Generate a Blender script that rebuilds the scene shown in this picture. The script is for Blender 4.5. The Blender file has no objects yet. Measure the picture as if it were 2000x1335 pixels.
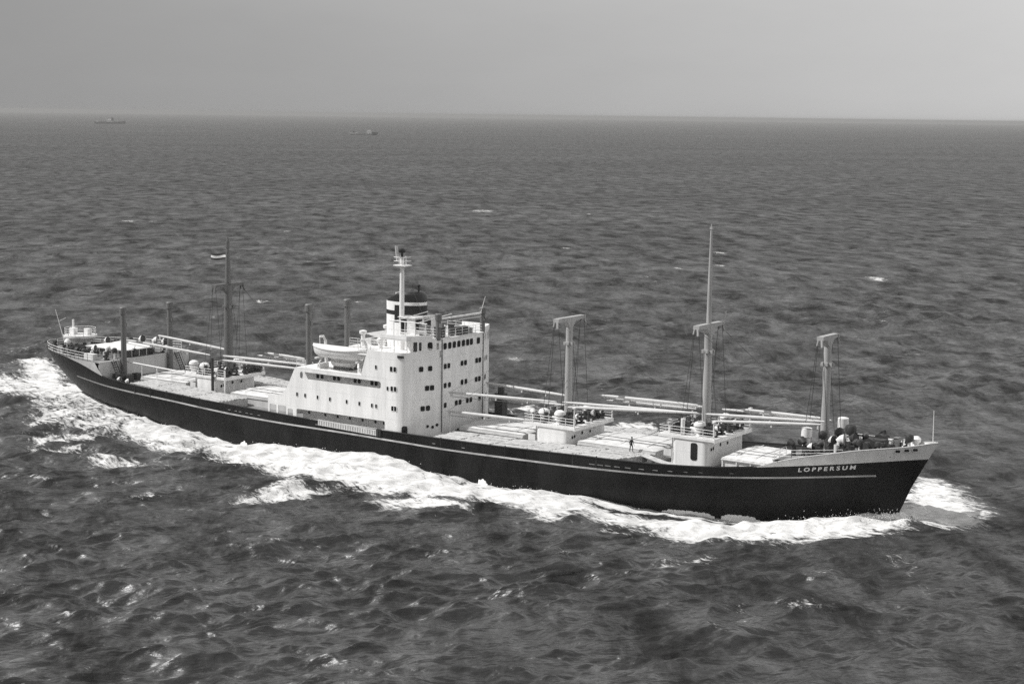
import bpy, math, random
import numpy as np
from mathutils import Vector, Matrix
from mathutils.geometry import tessellate_polygon
random.seed(7); RNG = np.random.default_rng(11)
scn = bpy.context.scene; COL = scn.collection
# ------------------------------------------------------------------ camera
CAM = Vector((204.3583, -174.095, 42.9698)); YAW, PITCH, ROLL = .6029, .1321, .0128
fw = Vector((-math.sin(YAW)*math.cos(PITCH), math.cos(YAW)*math.cos(PITCH), -math.sin(PITCH)))
rt = Vector((math.cos(YAW), math.sin(YAW), 0)); up_ = rt.cross(fw)
r2 = rt*math.cos(ROLL)+up_*math.sin(ROLL); u2 = up_*math.cos(ROLL)-rt*math.sin(ROLL)
cd = bpy.data.cameras.new('camera'); cam = bpy.data.objects.new('camera', cd); COL.objects.link(cam)
M = Matrix((r2, u2, -fw)).transposed().to_4x4(); M.translation = CAM; cam.matrix_world = M
cd.sensor_width = 36; cd.lens = 3330.782/2000*36; cd.clip_start = 1; cd.clip_end = 90000
scn.camera = cam
# ------------------------------------------------------------------ sky
SUN_EL = math.radians(49); SUN_H = Vector((-math.sin(math.radians(53)), -math.cos(math.radians(53)), 0))
SUN = (SUN_H*math.cos(SUN_EL)+Vector((0, 0, math.sin(SUN_EL)))).normalized()
w = bpy.data.worlds.new('World'); scn.world = w; w.use_nodes = True
N = w.node_tree.nodes; Lk = w.node_tree.links; N.clear()
out = N.new('ShaderNodeOutputWorld'); bg = N.new('ShaderNodeBackground')
sky = N.new('ShaderNodeTexSky'); sky.sky_type = 'NISHITA'; sky.sun_disc = False
sky.sun_elevation = SUN_EL; sky.sun_rotation = math.atan2(SUN.x, SUN.y) % (2*math.pi)
sky.air_density = 1.0; sky.dust_density = .5; sky.ozone_density = 1.0
tc = N.new('ShaderNodeTexCoord'); sx = N.new('ShaderNodeSeparateXYZ'); Lk.new(tc.outputs['Generated'], sx.inputs[0])
mx0 = N.new('ShaderNodeMath'); mx0.operation = 'MAXIMUM'; mx0.inputs[1].default_value = 0.; Lk.new(sx.outputs['Z'], mx0.inputs[0])
mx = N.new('ShaderNodeMath'); mx.operation = 'ADD'; mx.inputs[1].default_value = .03; Lk.new(mx0.outputs[0], mx.inputs[0])
cx = N.new('ShaderNodeCombineXYZ')
Lk.new(sx.outputs['X'], cx.inputs['X']); Lk.new(sx.outputs['Y'], cx.inputs['Y']); Lk.new(mx.outputs[0], cx.inputs['Z'])
Lk.new(cx.outputs[0], sky.inputs['Vector'])
bw = N.new('ShaderNodeRGBToBW'); Lk.new(sky.outputs[0], bw.inputs[0])
# the sky grows brighter towards the right-hand end of the view and on round: one broad cosine in azimuth
dt = N.new('ShaderNodeVectorMath'); dt.operation = 'DOT_PRODUCT'; Lk.new(tc.outputs['Generated'], dt.inputs[0])
dt.inputs[1].default_value = (rt.x, rt.y, 0)
ml = N.new('ShaderNodeMapRange'); ml.inputs['From Min'].default_value = -.5; ml.inputs['From Max'].default_value = .9
ml.inputs['To Min'].default_value = .5; ml.inputs['To Max'].default_value = 2.15
Lk.new(dt.outputs['Value'], ml.inputs['Value'])
mm = N.new('ShaderNodeMath'); mm.operation = 'MULTIPLY'; Lk.new(bw.outputs[0], mm.inputs[0]); Lk.new(ml.outputs[0], mm.inputs[1])
# low sky dimmed, overhead sky brightened as added fill for walls and sea
lo = N.new('ShaderNodeMapRange'); lo.interpolation_type = 'SMOOTHSTEP'; lo.inputs['From Max'].default_value = .33; lo.inputs['To Min'].default_value = .52; lo.inputs['To Max'].default_value = 1.8
Lk.new(mx0.outputs[0], lo.inputs['Value'])
mm2 = N.new('ShaderNodeMath'); mm2.operation = 'MULTIPLY'; Lk.new(mm.outputs[0], mm2.inputs[0]); Lk.new(lo.outputs[0], mm2.inputs[1])
# thin uneven high haze
nz = N.new('ShaderNodeTexNoise'); nz.inputs['Scale'].default_value = 3.2; nz.inputs['Detail'].default_value = 7; nz.inputs['Roughness'].default_value = .6
nm_ = N.new('ShaderNodeMapping'); nm_.inputs['Scale'].default_value = (1, 1, 3.5); Lk.new(tc.outputs['Generated'], nm_.inputs[0]); Lk.new(nm_.outputs[0], nz.inputs['Vector'])
nr = N.new('ShaderNodeMapRange'); nr.inputs['From Min'].default_value = .3; nr.inputs['From Max'].default_value = .7; nr.inputs['To Min'].default_value = .95; nr.inputs['To Max'].default_value = 1.05; Lk.new(nz.outputs[0], nr.inputs['Value'])
mm3 = N.new('ShaderNodeMath'); mm3.operation = 'MULTIPLY'; Lk.new(mm2.outputs[0], mm3.inputs[0]); Lk.new(nr.outputs[0], mm3.inputs[1])
tint = N.new('ShaderNodeMix'); tint.data_type = 'RGBA'; tint.blend_type = 'MULTIPLY'; tint.inputs[0].default_value = 1
Lk.new(mm3.outputs[0], tint.inputs[6]); tint.inputs[7].default_value = (1, .997, .992, 1)
Lk.new(tint.outputs[2], bg.inputs['Color']); bg.inputs['Strength'].default_value = .1
Lk.new(bg.outputs[0], out.inputs['Surface'])
# ------------------------------------------------------------------ sun, exposure
sd = bpy.data.lights.new('sun', 'SUN'); sd.energy = 3.6; sd.angle = math.radians(.53); sd.color = (1, .995, .985)
so = bpy.data.objects.new('sun', sd); COL.objects.link(so); so.location = (0, -100, 200)
so.rotation_euler = SUN.to_track_quat('Z', 'Y').to_euler()
vs = scn.view_settings; vs.view_transform = 'Standard'; vs.look = 'None'; vs.gamma = 1; vs.exposure = 0.38
vs.use_curve_mapping = False
scn.render.engine = 'CYCLES'
try:
    scn.cycles.use_denoising = False
except Exception: pass
scn.cycles.max_bounces = 6; scn.cycles.volume_bounces = 1; scn.cycles.caustics_reflective = False; scn.cycles.caustics_refractive = False
SEA = -.8
# ------------------------------------------------------------------ materials (grey tones, as on the print)
def mat(name, v, rough=.6, var=.12, scale=1.5, bump=0., bscale=8., streak=0., spec=.4, dirt=None, metal=0., seam=None):
    m = bpy.data.materials.new(name); m.use_nodes = True; n = m.node_tree.nodes; l = m.node_tree.links
    p = n['Principled BSDF']; p.inputs['Roughness'].default_value = rough; p.inputs['Specular IOR Level'].default_value = spec
    p.inputs['Metallic'].default_value = metal
    g = n.new('ShaderNodeNewGeometry')
    mp = n.new('ShaderNodeMapping'); l.new(g.outputs['Position'], mp.inputs[0])
    if streak: mp.inputs['Scale'].default_value = (1, 1, streak)
    t = n.new('ShaderNodeTexNoise'); t.inputs['Scale'].default_value = scale; t.inputs['Detail'].default_value = 6
    t.inputs['Roughness'].default_value = .65; l.new(mp.outputs[0], t.inputs['Vector'])
    r = n.new('ShaderNodeValToRGB'); e = r.color_ramp.elements
    lo = dirt if dirt is not None else v*(1-var); hi = min(.9, v*(1+var*.6))
    e[0].position = .3; e[1].position = .62
    e[0].color = (lo, lo*.994, lo*.984, 1); e[1].color = (hi, hi*.994, hi*.984, 1)
    l.new(t.outputs[0], r.inputs[0]); col_ = r.outputs[0]
    if seam:      # welded plate joints: width, height, tone of the joint
        q = n.new('ShaderNodeSeparateXYZ'); l.new(g.outputs['Position'], q.inputs[0])
        ad = n.new('ShaderNodeMath'); ad.operation = 'MULTIPLY_ADD'; ad.inputs[1].default_value = .8; l.new(q.outputs['Y'], ad.inputs[0]); l.new(q.outputs['X'], ad.inputs[2])
        cb_ = n.new('ShaderNodeCombineXYZ'); l.new(ad.outputs[0], cb_.inputs[0]); l.new(q.outputs['Z'], cb_.inputs[1])
        bk = n.new('ShaderNodeTexBrick'); bk.inputs['Scale'].default_value = 1; bk.inputs['Brick Width'].default_value = seam[0]; bk.inputs['Row Height'].default_value = seam[1]
        bk.inputs['Mortar Size'].default_value = seam[3]; bk.inputs['Mortar Smooth'].default_value = .6; l.new(cb_.outputs[0], bk.inputs['Vector'])
        mxs = n.new('ShaderNodeMix'); mxs.data_type = 'RGBA'; l.new(bk.outputs['Fac'], mxs.inputs[0]); l.new(col_, mxs.inputs[6]); mxs.inputs[7].default_value = (seam[2], seam[2], seam[2]*.99, 1); col_ = mxs.outputs[2]
    l.new(col_, p.inputs['Base Color'])
    if bump:
        b = n.new('ShaderNodeBump'); b.inputs['Strength'].default_value = bump; b.inputs['Distance'].default_value = .05
        t2 = n.new('ShaderNodeTexNoise'); t2.inputs['Scale'].default_value = bscale; t2.inputs['Detail'].default_value = 4
        l.new(g.outputs['Position'], t2.inputs['Vector']); l.new(t2.outputs[0], b.inputs['Height']); l.new(b.outputs[0], p.inputs['Normal'])
    return m
m_hull = mat('hull_black_paint', .009, .5, .9, .35, streak=.3, spec=.12, bump=.25, bscale=.5, seam=(7.3, 1.9, .016, .03))
m_white = mat('white_paint', .80, .5, .07, 1.1, streak=.12, dirt=.66, seam=(5.1, 2.52, .62, .025))
m_white2 = mat('white_paint_worn', .70, .55, .14, 1.3, streak=.3, dirt=.5)
m_lgrey = mat('pale_grey_paint', .52, .6, .14, 1.2, streak=.4)
m_stripe = mat('stripe_paint', .42, .6, .3, .5, dirt=.24)
m_mast = mat('mast_paint', .36, .5, .15, 1.2, streak=.2)
m_mastd = mat('mast_paint_dull', .13, .55, .2, 1.2, streak=.2)
m_boom = mat('boom_paint', .56, .5, .12, 2.)
m_deck = mat('deck_paint', .20, .8, .3, .7, bump=.2)
m_tarp = mat('tarpaulin', .60, .85, .14, .9, bump=.35, bscale=1.6, dirt=.46)
m_timber = mat('sawn_timber', .50, .85, .3, 2.2, bump=.3, bscale=9, dirt=.30)
m_dark = mat('dark_gear', .035, .55, .4, 3, bump=.2)
m_grey = mat('grey_gear', .17, .6, .35, 3)
m_black = mat('black_paint', .012, .4, .3, 1)
m_glass = mat('window_glass', .008, .3, .2, 2, spec=.15)
m_boat = mat('lifeboat_white', .74, .5, .1, 2.)
m_canvas = mat('canvas', .66, .85, .14, 2., bump=.3, bscale=4)
m_wire = mat('wire_rope', .05, .6, .2, 3)
m_cloth = mat('dark_clothing', .035, .9, .3, 9)
m_cloth2 = mat('dark_trousers', .03, .9, .3, 9)
m_skin = mat('skin', .32, .6, .1, 9)
m_fdark = mat('flag_dark_stripe', .05, .8, .1, 4)
m_fwhite = mat('flag_white_stripe', .75, .8, .05, 4)
m_far = mat('distant_hull_paint', .006, .6, .2, .1)
m_farg = mat('distant_grey_paint', .28, .6, .2, .1)
m_farw = mat('distant_white_paint', .72, .6, .1, .2)
# ------------------------------------------------------------------ mesh builder
class MB:
    def __init__(s): s.v = []; s.f = []; s.m = []
    def add(s, vs, fs, m=0):
        o = len(s.v); s.v += [tuple(p) for p in vs]
        for f in fs: s.f.append([o+i for i in f]); s.m.append(m)
    def box(s, c, d, rz=0, m=0, ry=0):
        h = [x/2 for x in d]; R_ = Matrix.Rotation(rz, 3, 'Z') @ Matrix.Rotation(ry, 3, 'Y')
        P = [Vector(c)+R_ @ Vector((a*h[0], b*h[1], e*h[2])) for e in (-1, 1) for a, b in ((-1, -1), (1, -1), (1, 1), (-1, 1))]
        s.add(P, [(3, 2, 1, 0), (4, 5, 6, 7), (0, 1, 5, 4), (1, 2, 6, 5), (2, 3, 7, 6), (3, 0, 4, 7)], m); return s
    def bb(s, x0, x1, y0, y1, z0, z1, m=0): return s.box(((x0+x1)/2, (y0+y1)/2, (z0+z1)/2), (x1-x0, y1-y0, z1-z0), m=m)
    def tube(s, pts, r, n=8, m=0, cap=True):
        pts = [Vector(p) for p in pts]; k = len(pts); rs = r if isinstance(r, (list, tuple)) else [r]*k
        V = []
        for i, p in enumerate(pts):
            d = (pts[min(i+1, k-1)]-pts[max(i-1, 0)]).normalized()
            a = Vector((0, 0, 1)) if abs(d.z) < .9 else Vector((1, 0, 0))
            e1 = d.cross(a).normalized(); e2 = d.cross(e1)
            V += [p+(e1*math.cos(t)+e2*math.sin(t))*rs[i] for t in [2*math.pi*j/n for j in range(n)]]
        F = [(i*n+j, i*n+(j+1) % n, (i+1)*n+(j+1) % n, (i+1)*n+j) for i in range(k-1) for j in range(n)]
        if cap: F += [tuple(range(n))[::-1], tuple((k-1)*n+j for j in range(n))]
        s.add(V, F, m); return s
    def lathe(s, prof, o, n=16, m=0, sx=1, sy=1):
        k = len(prof)
        V = [(o[0]+r*sx*math.cos(2*math.pi*j/n), o[1]+r*sy*math.sin(2*math.pi*j/n), o[2]+z) for r, z in prof for j in range(n)]
        F = [(i*n+j, i*n+(j+1) % n, (i+1)*n+(j+1) % n, (i+1)*n+j) for i in range(k-1) for j in range(n)]
        F += [tuple(range(n))[::-1], tuple((k-1)*n+j for j in range(n))]
        s.add(V, F, m); return s
    def prism(s, poly, z0, z1, m=0):
        k = len(poly); V = [(x, y, z0) for x, y in poly]+[(x, y, z1) for x, y in poly]
        T = tessellate_polygon([[Vector((x, y, 0)) for x, y in poly]])
        F = [tuple(t) for t in T]+[tuple(i+k for i in t) for t in T]
        F += [(i, (i+1) % k, (i+1) % k+k, i+k) for i in range(k)]
        s.add(V, F, m); return s
    def plate(s, outline, holes, o, ux, uz, th, m=0):
        o = Vector(o); ux = Vector(ux).normalized(); uz = Vector(uz).normalized(); nn = ux.cross(uz)*th
        loops = [outline]+list(holes); fl = [p for lp in loops for p in lp]
        T = tessellate_polygon([[Vector((a, b, 0)) for a, b in lp] for lp in loops]); k = len(fl)
        V = [o+ux*a+uz*b for a, b in fl]; V = V+[p+nn for p in V]
        F = [tuple(t) for t in T]+[tuple(i+k for i in t) for t in T]; b0 = 0
        for lp in loops:
            q = len(lp); F += [(b0+i, b0+(i+1) % q, b0+(i+1) % q+k, b0+i+k) for i in range(q)]; b0 += q
        s.add(V, F, m); return s
    def build(s, name, mats, parent=None, smooth=True, kind=None):
        me = bpy.data.meshes.new(name); me.from_pydata(s.v, [], s.f)
        for mt in (mats if isinstance(mats, (list, tuple)) else [mats]): me.materials.append(mt)
        me.polygons.foreach_set('material_index', s.m)
        import bmesh
        b = bmesh.new(); b.from_mesh(me); bmesh.ops.recalc_face_normals(b, faces=b.faces); b.to_mesh(me); b.free()
        if smooth:
            me.shade_smooth(); me.set_sharp_from_angle(angle=.6)
        return link(name, me, parent, kind)
def link(name, me, parent=None, kind=None):
    o = bpy.data.objects.new(name, me); COL.objects.link(o)
    if parent is not None:
        o.parent = parent
        if parent.type == 'EMPTY': o.matrix_parent_inverse = Matrix.Translation(-parent.location) if not parent.get('_local') else Matrix.Identity(4)
    if kind: o['kind'] = kind
    return o
def thing(name, label, cat, loc, group=None, rz=0, local=False):
    o = bpy.data.objects.new(name, None); COL.objects.link(o); o.location = loc; o.rotation_euler = (0, 0, rz)
    o.empty_display_size = .5; o['label'] = label; o['category'] = cat
    if group: o['group'] = group
    if local: o['_local'] = True
    return o
def rrect(x0, x1, z0, z1, r, n=4):
    P = []
    for cx_, cz, a0 in ((x1-r, z1-r, 0), (x0+r, z1-r, 90), (x0+r, z0+r, 180), (x1-r, z0+r, 270)):
        P += [(cx_+r*math.cos(math.radians(a0+90*i/n)), cz+r*math.sin(math.radians(a0+90*i/n))) for i in range(n+1)]
    return P
def sm(a, b, t):
    t = min(1, max(0, (t-a)/(b-a))); return t*t*(3-2*t)
# ------------------------------------------------------------------ hull form
_X = np.linspace(-5, 150, 1241)
def curve(tab, wd=24):
    y = np.interp(_X, [t[0] for t in tab], [t[1] for t in tab]); k = np.hanning(wd*2+1); k /= k.sum()
    ys = np.convolve(np.pad(y, wd, mode='edge'), k, 'valid'); return lambda x: float(np.interp(x, _X, ys))
zt = curve([(0, 7.45), (5, 7.4), (10, 7.25), (15, 6.5), (20, 5.2), (25, 4.78), (30, 4.55), (35, 4.3), (40, 4.08), (50, 3.82), (60, 3.52), (70, 3.48), (80, 3.54), (90, 3.64), (100, 3.93), (105, 4.0), (110, 4.14), (115, 4.4), (120, 4.77), (125, 5.33), (130, 5.85), (135, 6.4), (140, 6.9)])
zs = curve([(10, 4.3), (15, 4.09), (20, 3.87), (25, 3.68), (30, 3.52), (35, 3.3), (40, 3.0), (45, 2.76), (50, 2.62), (55, 2.52), (65, 2.5), (75, 2.38), (80, 2.3), (85, 2.33), (90, 2.41), (95, 2.49), (100, 2.57), (105, 2.71), (110, 2.87), (115, 3.18), (120, 3.56), (125, 3.98), (130, 4.45), (135, 4.85)])
zr = curve([(121, 4.88), (123, 5.25), (125, 6.02), (127.5, 6.68), (130, 7.17), (132.5, 7.66), (135, 7.97), (137.5, 8.25), (140, 8.75)], 8)
def xb(z): return float(np.interp(z, [-4, -1, .8, 3.5, 6.6, 8.8], [134.9, 135.5, 136.2, 137.35, 139.0, 140.2]))
def xs_(z): return float(np.interp(z, [-4, -.8, 1, 3, 5, 7.45], [12, 7.5, 4.6, 2.1, .6, 0]))
def yh(x, z):
    t = min(1.12, max(-.5, (z+1)/(zt(min(140, max(0, x)))+1)))
    lf = 58-16*t; pf = 2.0+1.4*t; la = 48-14*t; pa = 2.0+.6*t; qa = max(.45, .9-.45*t)
    df = min(1, max(0, (xb(z)-x)/lf)); da = min(1, max(0, (x-xs_(z))/la))
    return 9.5*(1-(1-df)**pf)*(1-(1-da)**pa)**qa
def zd(x): return zt(x)-1.05
fd = lambda x: 6.22+(x-125)*.075     # forecastle deck
ship = thing('cargo_ship', 'large black-hulled cargo ship with white midship superstructure and six derrick masts under way', 'cargo ship', (70, 0, SEA))
def skin(name, zlo, zhi, x0, x1, nu, nz, mt, parent=ship, off=0., sides=(-1, 1), endcap=False):
    b = MB()
    for sd_ in sides:
        V = []
        for i in range(nu+1):
            u = i/nu; xn = x0+(x1-x0)*u
            for j in range(nz+1):
                a, c = zlo(xn), zhi(xn); z = a+(c-a)*j/nz
                lo = xs_(z) if x0 <= 0 else x0; hi = xb(z) if x1 >= 140 else x1
                # denser towards the ends
                x = lo+(hi-lo)*u
                V.append((x, sd_*(yh(x, z)+off), z))
        F = [(i*(nz+1)+j, (i+1)*(nz+1)+j, (i+1)*(nz+1)+j+1, i*(nz+1)+j+1) for i in range(nu) for j in range(nz)]
        b.add(V, F)
    return b.build(name, mt, parent)
hull = skin('hull', lambda x: -4., zt, 0, 140, 260, 18, m_hull)
fcb = skin('forecastle_bulwark', zt, lambda x: max(zr(x), zt(x)+.01), 121, 140, 70, 6, m_white)
fcb['label'] = 'white painted bow strake and bulwark'
pz = lambda x: 7.12
for s_ in (-1, 1): skin('poop_side_plating', zt, lambda x: max(7.12, zt(x)+.01) if x < 18.2 else max(zt(x)+.01, 7.12-(x-18.2)*1.15), 9, 20, 30, 3, m_lgrey, sides=(s_,))
b = MB()
for s_ in (-1, 1):
    b.tube([(x, s_*yh(x, zt(x)), zt(x)+.03) for x in np.linspace(19.8, 122.5, 120)], .09, 6)
b.build('bulwark_cap_rail', m_hull, ship)
b = MB()
for s_ in (-1, 1):
    b.tube([(min(x, xb(zr(x))), s_*yh(min(x, xb(zr(x))), zr(x)), zr(x)+.02) for x in np.linspace(123, 140.1, 60)], .07, 6)
b.build('forecastle_cap_rail', m_lgrey, ship)
for s_ in (-1, 1):
    b = MB(); X = np.linspace(11.5, 134.2, 200); h = .105
    V = []; F = []
    for i, x in enumerate(X):
        z = zs(x); V += [(x, s_*(yh(x, z-h)+.03), z-h), (x, s_*(yh(x, z+h)+.03), z+h), (x, s_*(yh(x, z+h)-.05), z+h), (x, s_*(yh(x, z-h)-.05), z-h)]
        if i: F += [(4*i-4+a, 4*i+a, 4*i+(a+1) % 4, 4*i-4+(a+1) % 4) for a in range(4)]
    b.add(V, F); b.build('sheer_stripe', m_stripe, ship)
# ship's name on both bows, bent on to the plating
def name_text(side):
    cu = bpy.data.curves.new('nm', 'FONT'); cu.body = 'LOPPERSUM'; cu.size = .66; cu.space_character = 1.55; cu.shear = .34; cu.offset = .02; cu.extrude = .015
    to = bpy.data.objects.new('nm', cu); COL.objects.link(to); dg = bpy.context.evaluated_depsgraph_get(); dg.update()
    me = bpy.data.meshes.new_from_object(to.evaluated_get(dg)); bpy.data.objects.remove(to)
    xsn = [v.co.x for v in me.vertices]; w0, w1 = min(xsn), max(xsn); x0, x1 = 126.7, 132.55
    for v in me.vertices:
        tx = (v.co.x-w0)/(w1-w0); x = x0+(x1-x0)*(tx if side < 0 else 1-tx); z = 4.86+(x-126.75)*.118+v.co.y
        v.co = (x, side*(yh(x, z)+.012+(.02 if v.co.z > 0 else 0)), z)
    me.materials.append(m_white); o = link('ship_name_lettering', me, ship); return o
name_text(-1); name_text(1)
# decks
def deck(name, x0, x1, zf, mt, n=60, inset=.04):
    b = MB(); V = []; F = []
    for i in range(n+1):
        x = x0+(x1-x0)*i/n; z = zf(x); y = max(.05, yh(x, z)-inset); V += [(x, -y, z), (x, 0, z+.12), (x, y, z)]
        if i: F += [(3*i-3, 3*i, 3*i+1, 3*i-2), (3*i-2, 3*i+1, 3*i+2, 3*i-1)]
    b.add(V, F); return b.build(name, mt, ship)
deck('main_deck', 18.9, 124.6, zd, m_deck, 120)
deck('forecastle_deck', 124.5, 139.3, fd, m_deck, 40)
deck('poop_deck', .25, 19.0, lambda x: 7.1, m_deck, 40)
b = MB()
b.plate([(-yh(124.4, 4.2)+.2, 4.2), (yh(124.4, 4.2)-.2, 4.2), (yh(124.4, 6.1)-.05, 6.2), (-yh(124.4, 6.1)+.05, 6.2)], [], (124.3, 0, 0), (0, 1, 0), (0, 0, 1), .2); b.build('forecastle_bulkhead', m_white2, ship)
y0_ = yh(18.9, 5.4)-.03; y1_ = yh(18.9, 4.1)-.2; b = MB(); b.plate([(-y1_, 4.1), (y1_, 4.1), (y0_, 5.6), (y0_, 7.08), (-y0_, 7.08), (-y0_, 5.6)], [], (18.85, 0, 0), (0, 1, 0), (0, 0, 1), .15); b.bb(18.8, 19.06, -y0_, y0_, 6.95, 7.2); b.build('poop_front_bulkhead', m_lgrey, ship)
# scuppers and freeing ports
for x in (45.0, 46.2, 47.0, 48.2, 49.0, 50.4, 102.5, 103.6, 104.6, 105.8, 107.2, 108.9, 110.6, 112.4, 114.2, 116.0, 119.5, 60.5, 69, 79.5, 84):
    z = zs(x)+.52; b = MB(); y = -(yh(x, z)+.01); b.bb(x-.45 if x > 101 else x-.15, x+.3, y-.02, y+.05, z-.05, z+.05); b.build('freeing_port', m_grey, ship)
# ------------------------------------------------------------------ superstructure
FA = Vector((75.0, -8.35, 0)); FB = Vector((76.9, -4.35, 0))
def front_half(s_):   # from side to centre
    P = [(73.5, s_*9.4)]
    for i in range(1, 7):
        t = i/6; a = Vector((73.5, 9.4)); c = Vector((74.65, 9.35)); e = Vector((75.0, 8.35))
        q = a*(1-t)**2+c*2*t*(1-t)+e*t*t; P.append((q.x, s_*q.y))
    return P+[(76.9, s_*4.35)]
FRONT = front_half(-1)+front_half(1)[::-1]
sup = MB()
sup.prism([(71.9, -9.4)]+FRONT+[(71.9, 9.4)], 2.2, 12.75)
sup.bb(56.9, 71.9, -8.0, 8.0, 2.2, 10.0)                       # core behind the side galleries
for z in (5.0, 7.55): sup.bb(56.2, 71.88, -9.28, 9.28, z-.1, z+.02)
sup.bb(56.75, 71.88, -9.36, 9.36, 10.0, 10.16)                 # boat deck
sup.bb(68.6, 71.88, -8.3, 8.3, 10.16, 12.72)                   # captain's deck house
sup.bb(61.5, 68.6, -4.2, 4.2, 10.16, 12.85)                    # engine casing
sup.bb(66.9, 71.9, -9.0, 9.0, 12.72, 12.84)
SUP = sup.build('superstructure', m_white, ship)
for s_ in (-1, 1):
    b = MB()
    out_ = [(71.88, 2.5), (71.88, 10.16), (56.8, 10.16), (55.3, 7.3), (54.4, 6.25), (52.0, 6.1), (52.0, 2.75)]
    if s_ > 0: out_ = out_[::-1]
    holes = [rrect(57.6, 71.1, 8.78, 9.68, .3), rrect(57.0, 71.75, 3.62, 4.74, .2), rrect(52.3, 53.5, 3.4, 4.9, .12), rrect(53.8, 55.2, 3.4, 4.9, .12), rrect(55.5, 56.4, 3.5, 4.6, .12)]
    b.plate(out_, holes, (0, s_*9.4, 0), (1, 0, 0), (0, 0, 1), -.12 if s_ < 0 else .12)
    b.build('side_shell_plating', m_white, SUP, smooth=False)
    b = MB(); out_ = [(67.85, 10.17), (71.89, 10.17), (71.89, 13.5), (68.9, 13.5)]
    b.plate(out_, [], (0, s_*9.4-(.12 if s_ > 0 else 0), 0), (1, 0, 0), (0, 0, 1), -.12); b.build('bridge_wing_side', m_white, SUP, smooth=False)
    # wing bulwark follows the front outline
    P = [p for p in front_half(s_)]; P[0] = (71.9, s_*9.4); P.insert(1, (73.5, s_*9.4)); P[-1] = (76.75, s_*4.7)
    inner = [(x-.1, y-s_*.1) for x, y in P]
    b = MB(); b.prism(P+inner[::-1], 12.75, 13.55); b.build('wing_bulwark', m_white, SUP)
    # wing screen with openings
    d = (Vector((76.9, s_*4.35, 0))-Vector((75.0, s_*8.35, 0))); ln = d.length
    holes = [rrect(.12, .95, 13.62, 14.85, .15), rrect(1.15, 1.55, 13.7, 14.8, .15), rrect(2.35, 3.1, 13.72, 14.75, .3), rrect(3.62, 3.98, 13.75, 14.6, .12)]
    b = MB(); b.plate([(0, 13.56), (ln, 13.56), (ln, 14.98), (0, 14.98)], holes, (75.0-.05, s_*8.35, 0), d, (0, 0, 1), .06 if s_ < 0 else -.06)
    b.build('wing_screen', m_white, SUP, smooth=False)
    R_ = [(70.4, s_*8.7), (74.6, s_*8.7), (75.1, s_*8.35), (76.86, s_*4.4), (70.4, s_*4.4)]
    b = MB(); b.prism(R_, 14.98, 15.12); b.prism([(70.4, s_*8.72), (74.6, s_*8.72), (75.12, s_*8.35), (76.3, s_*5.6), (76.2, s_*5.55), (75.0, s_*8.25), (74.55, s_*8.62), (70.4, s_*8.62)], 15.12, 15.6)
    for px, py in ((70.6, 8.6), (74.6, 8.6), (72.6, 8.65)): b.tube([(px, s_*py, 12.8), (px, s_*py, 15)], .06, 6)
    b.build('wing_roof', m_white, SUP, smooth=False)
b = MB(); b.bb(71.2, 76.9, -4.33, 4.33, 12.752, 15.0); b.bb(71.0, 77.05, -4.5, 4.5, 15.0, 15.1); b.build('wheelhouse', m_white, SUP, smooth=False)
b = MB(); b.bb(69.2, 71.6, -3.2, 1.2, 15.1, 17.1); b.bb(69.0, 71.8, -3.4, 1.4, 17.1, 17.2); b.build('chart_house', m_white2, SUP, smooth=False)
for q in ((71.6, 71.64, -3.0, -1.7, 15.5, 16.9), (71.6, 71.64, -1.2, .2, 15.9, 16.8), (69.4, 70.3, -3.24, -3.2, 15.3, 16.9)):
    b = MB(); b.bb(*q); b.build('chart_house_window', m_glass, SUP, smooth=False)
# windows ------------------------------------------------------------
def win_mesh(wd, ht, nm='window'):
    b = MB(); r = min(wd, ht)*.28; o = rrect(-wd/2-.05, wd/2+.05, -ht/2-.05, ht/2+.05, r+.03); i = rrect(-wd/2, wd/2, -ht/2, ht/2, r)
    b.plate(o, [i], (0, 0, 0), (0, 1, 0), (0, 0, 1), .035, 0); b.plate(i, [], (0, 0, 0), (0, 1, 0), (0, 0, 1), .012, 1)
    o_ = b.build(nm, [m_white2, m_glass], None, smooth=False); me = o_.data; bpy.data.objects.remove(o_); return me
W_SIDE, W_FRONT, W_BR, W_PROM, W_SM = win_mesh(.40, .62), win_mesh(.62, .66), win_mesh(.72, .82), win_mesh(.52, .56), win_mesh(.3, .5)
def port_mesh(r):
    b = MB(); ci = [(r*math.cos(t), r*math.sin(t)) for t in np.linspace(0, 2*math.pi, 15)[:-1]]; co_ = [(x*1.25, y*1.25) for x, y in ci]
    b.plate(co_, [ci], (0, 0, 0), (0, 1, 0), (0, 0, 1), .03, 0); b.plate(ci, [], (0, 0, 0), (0, 1, 0), (0, 0, 1), .012, 1)
    o_ = b.build('porthole', [m_white2, m_glass], None, smooth=False); me = o_.data; bpy.data.objects.remove(o_); return me
PORT = port_mesh(.2)
def window(me, x, y, z, rz, name='window'):
    o = link(name, me, SUP); o.location = (x, y, z); o.rotation_euler = (0, 0, rz); return o
H = math.pi/2
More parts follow.
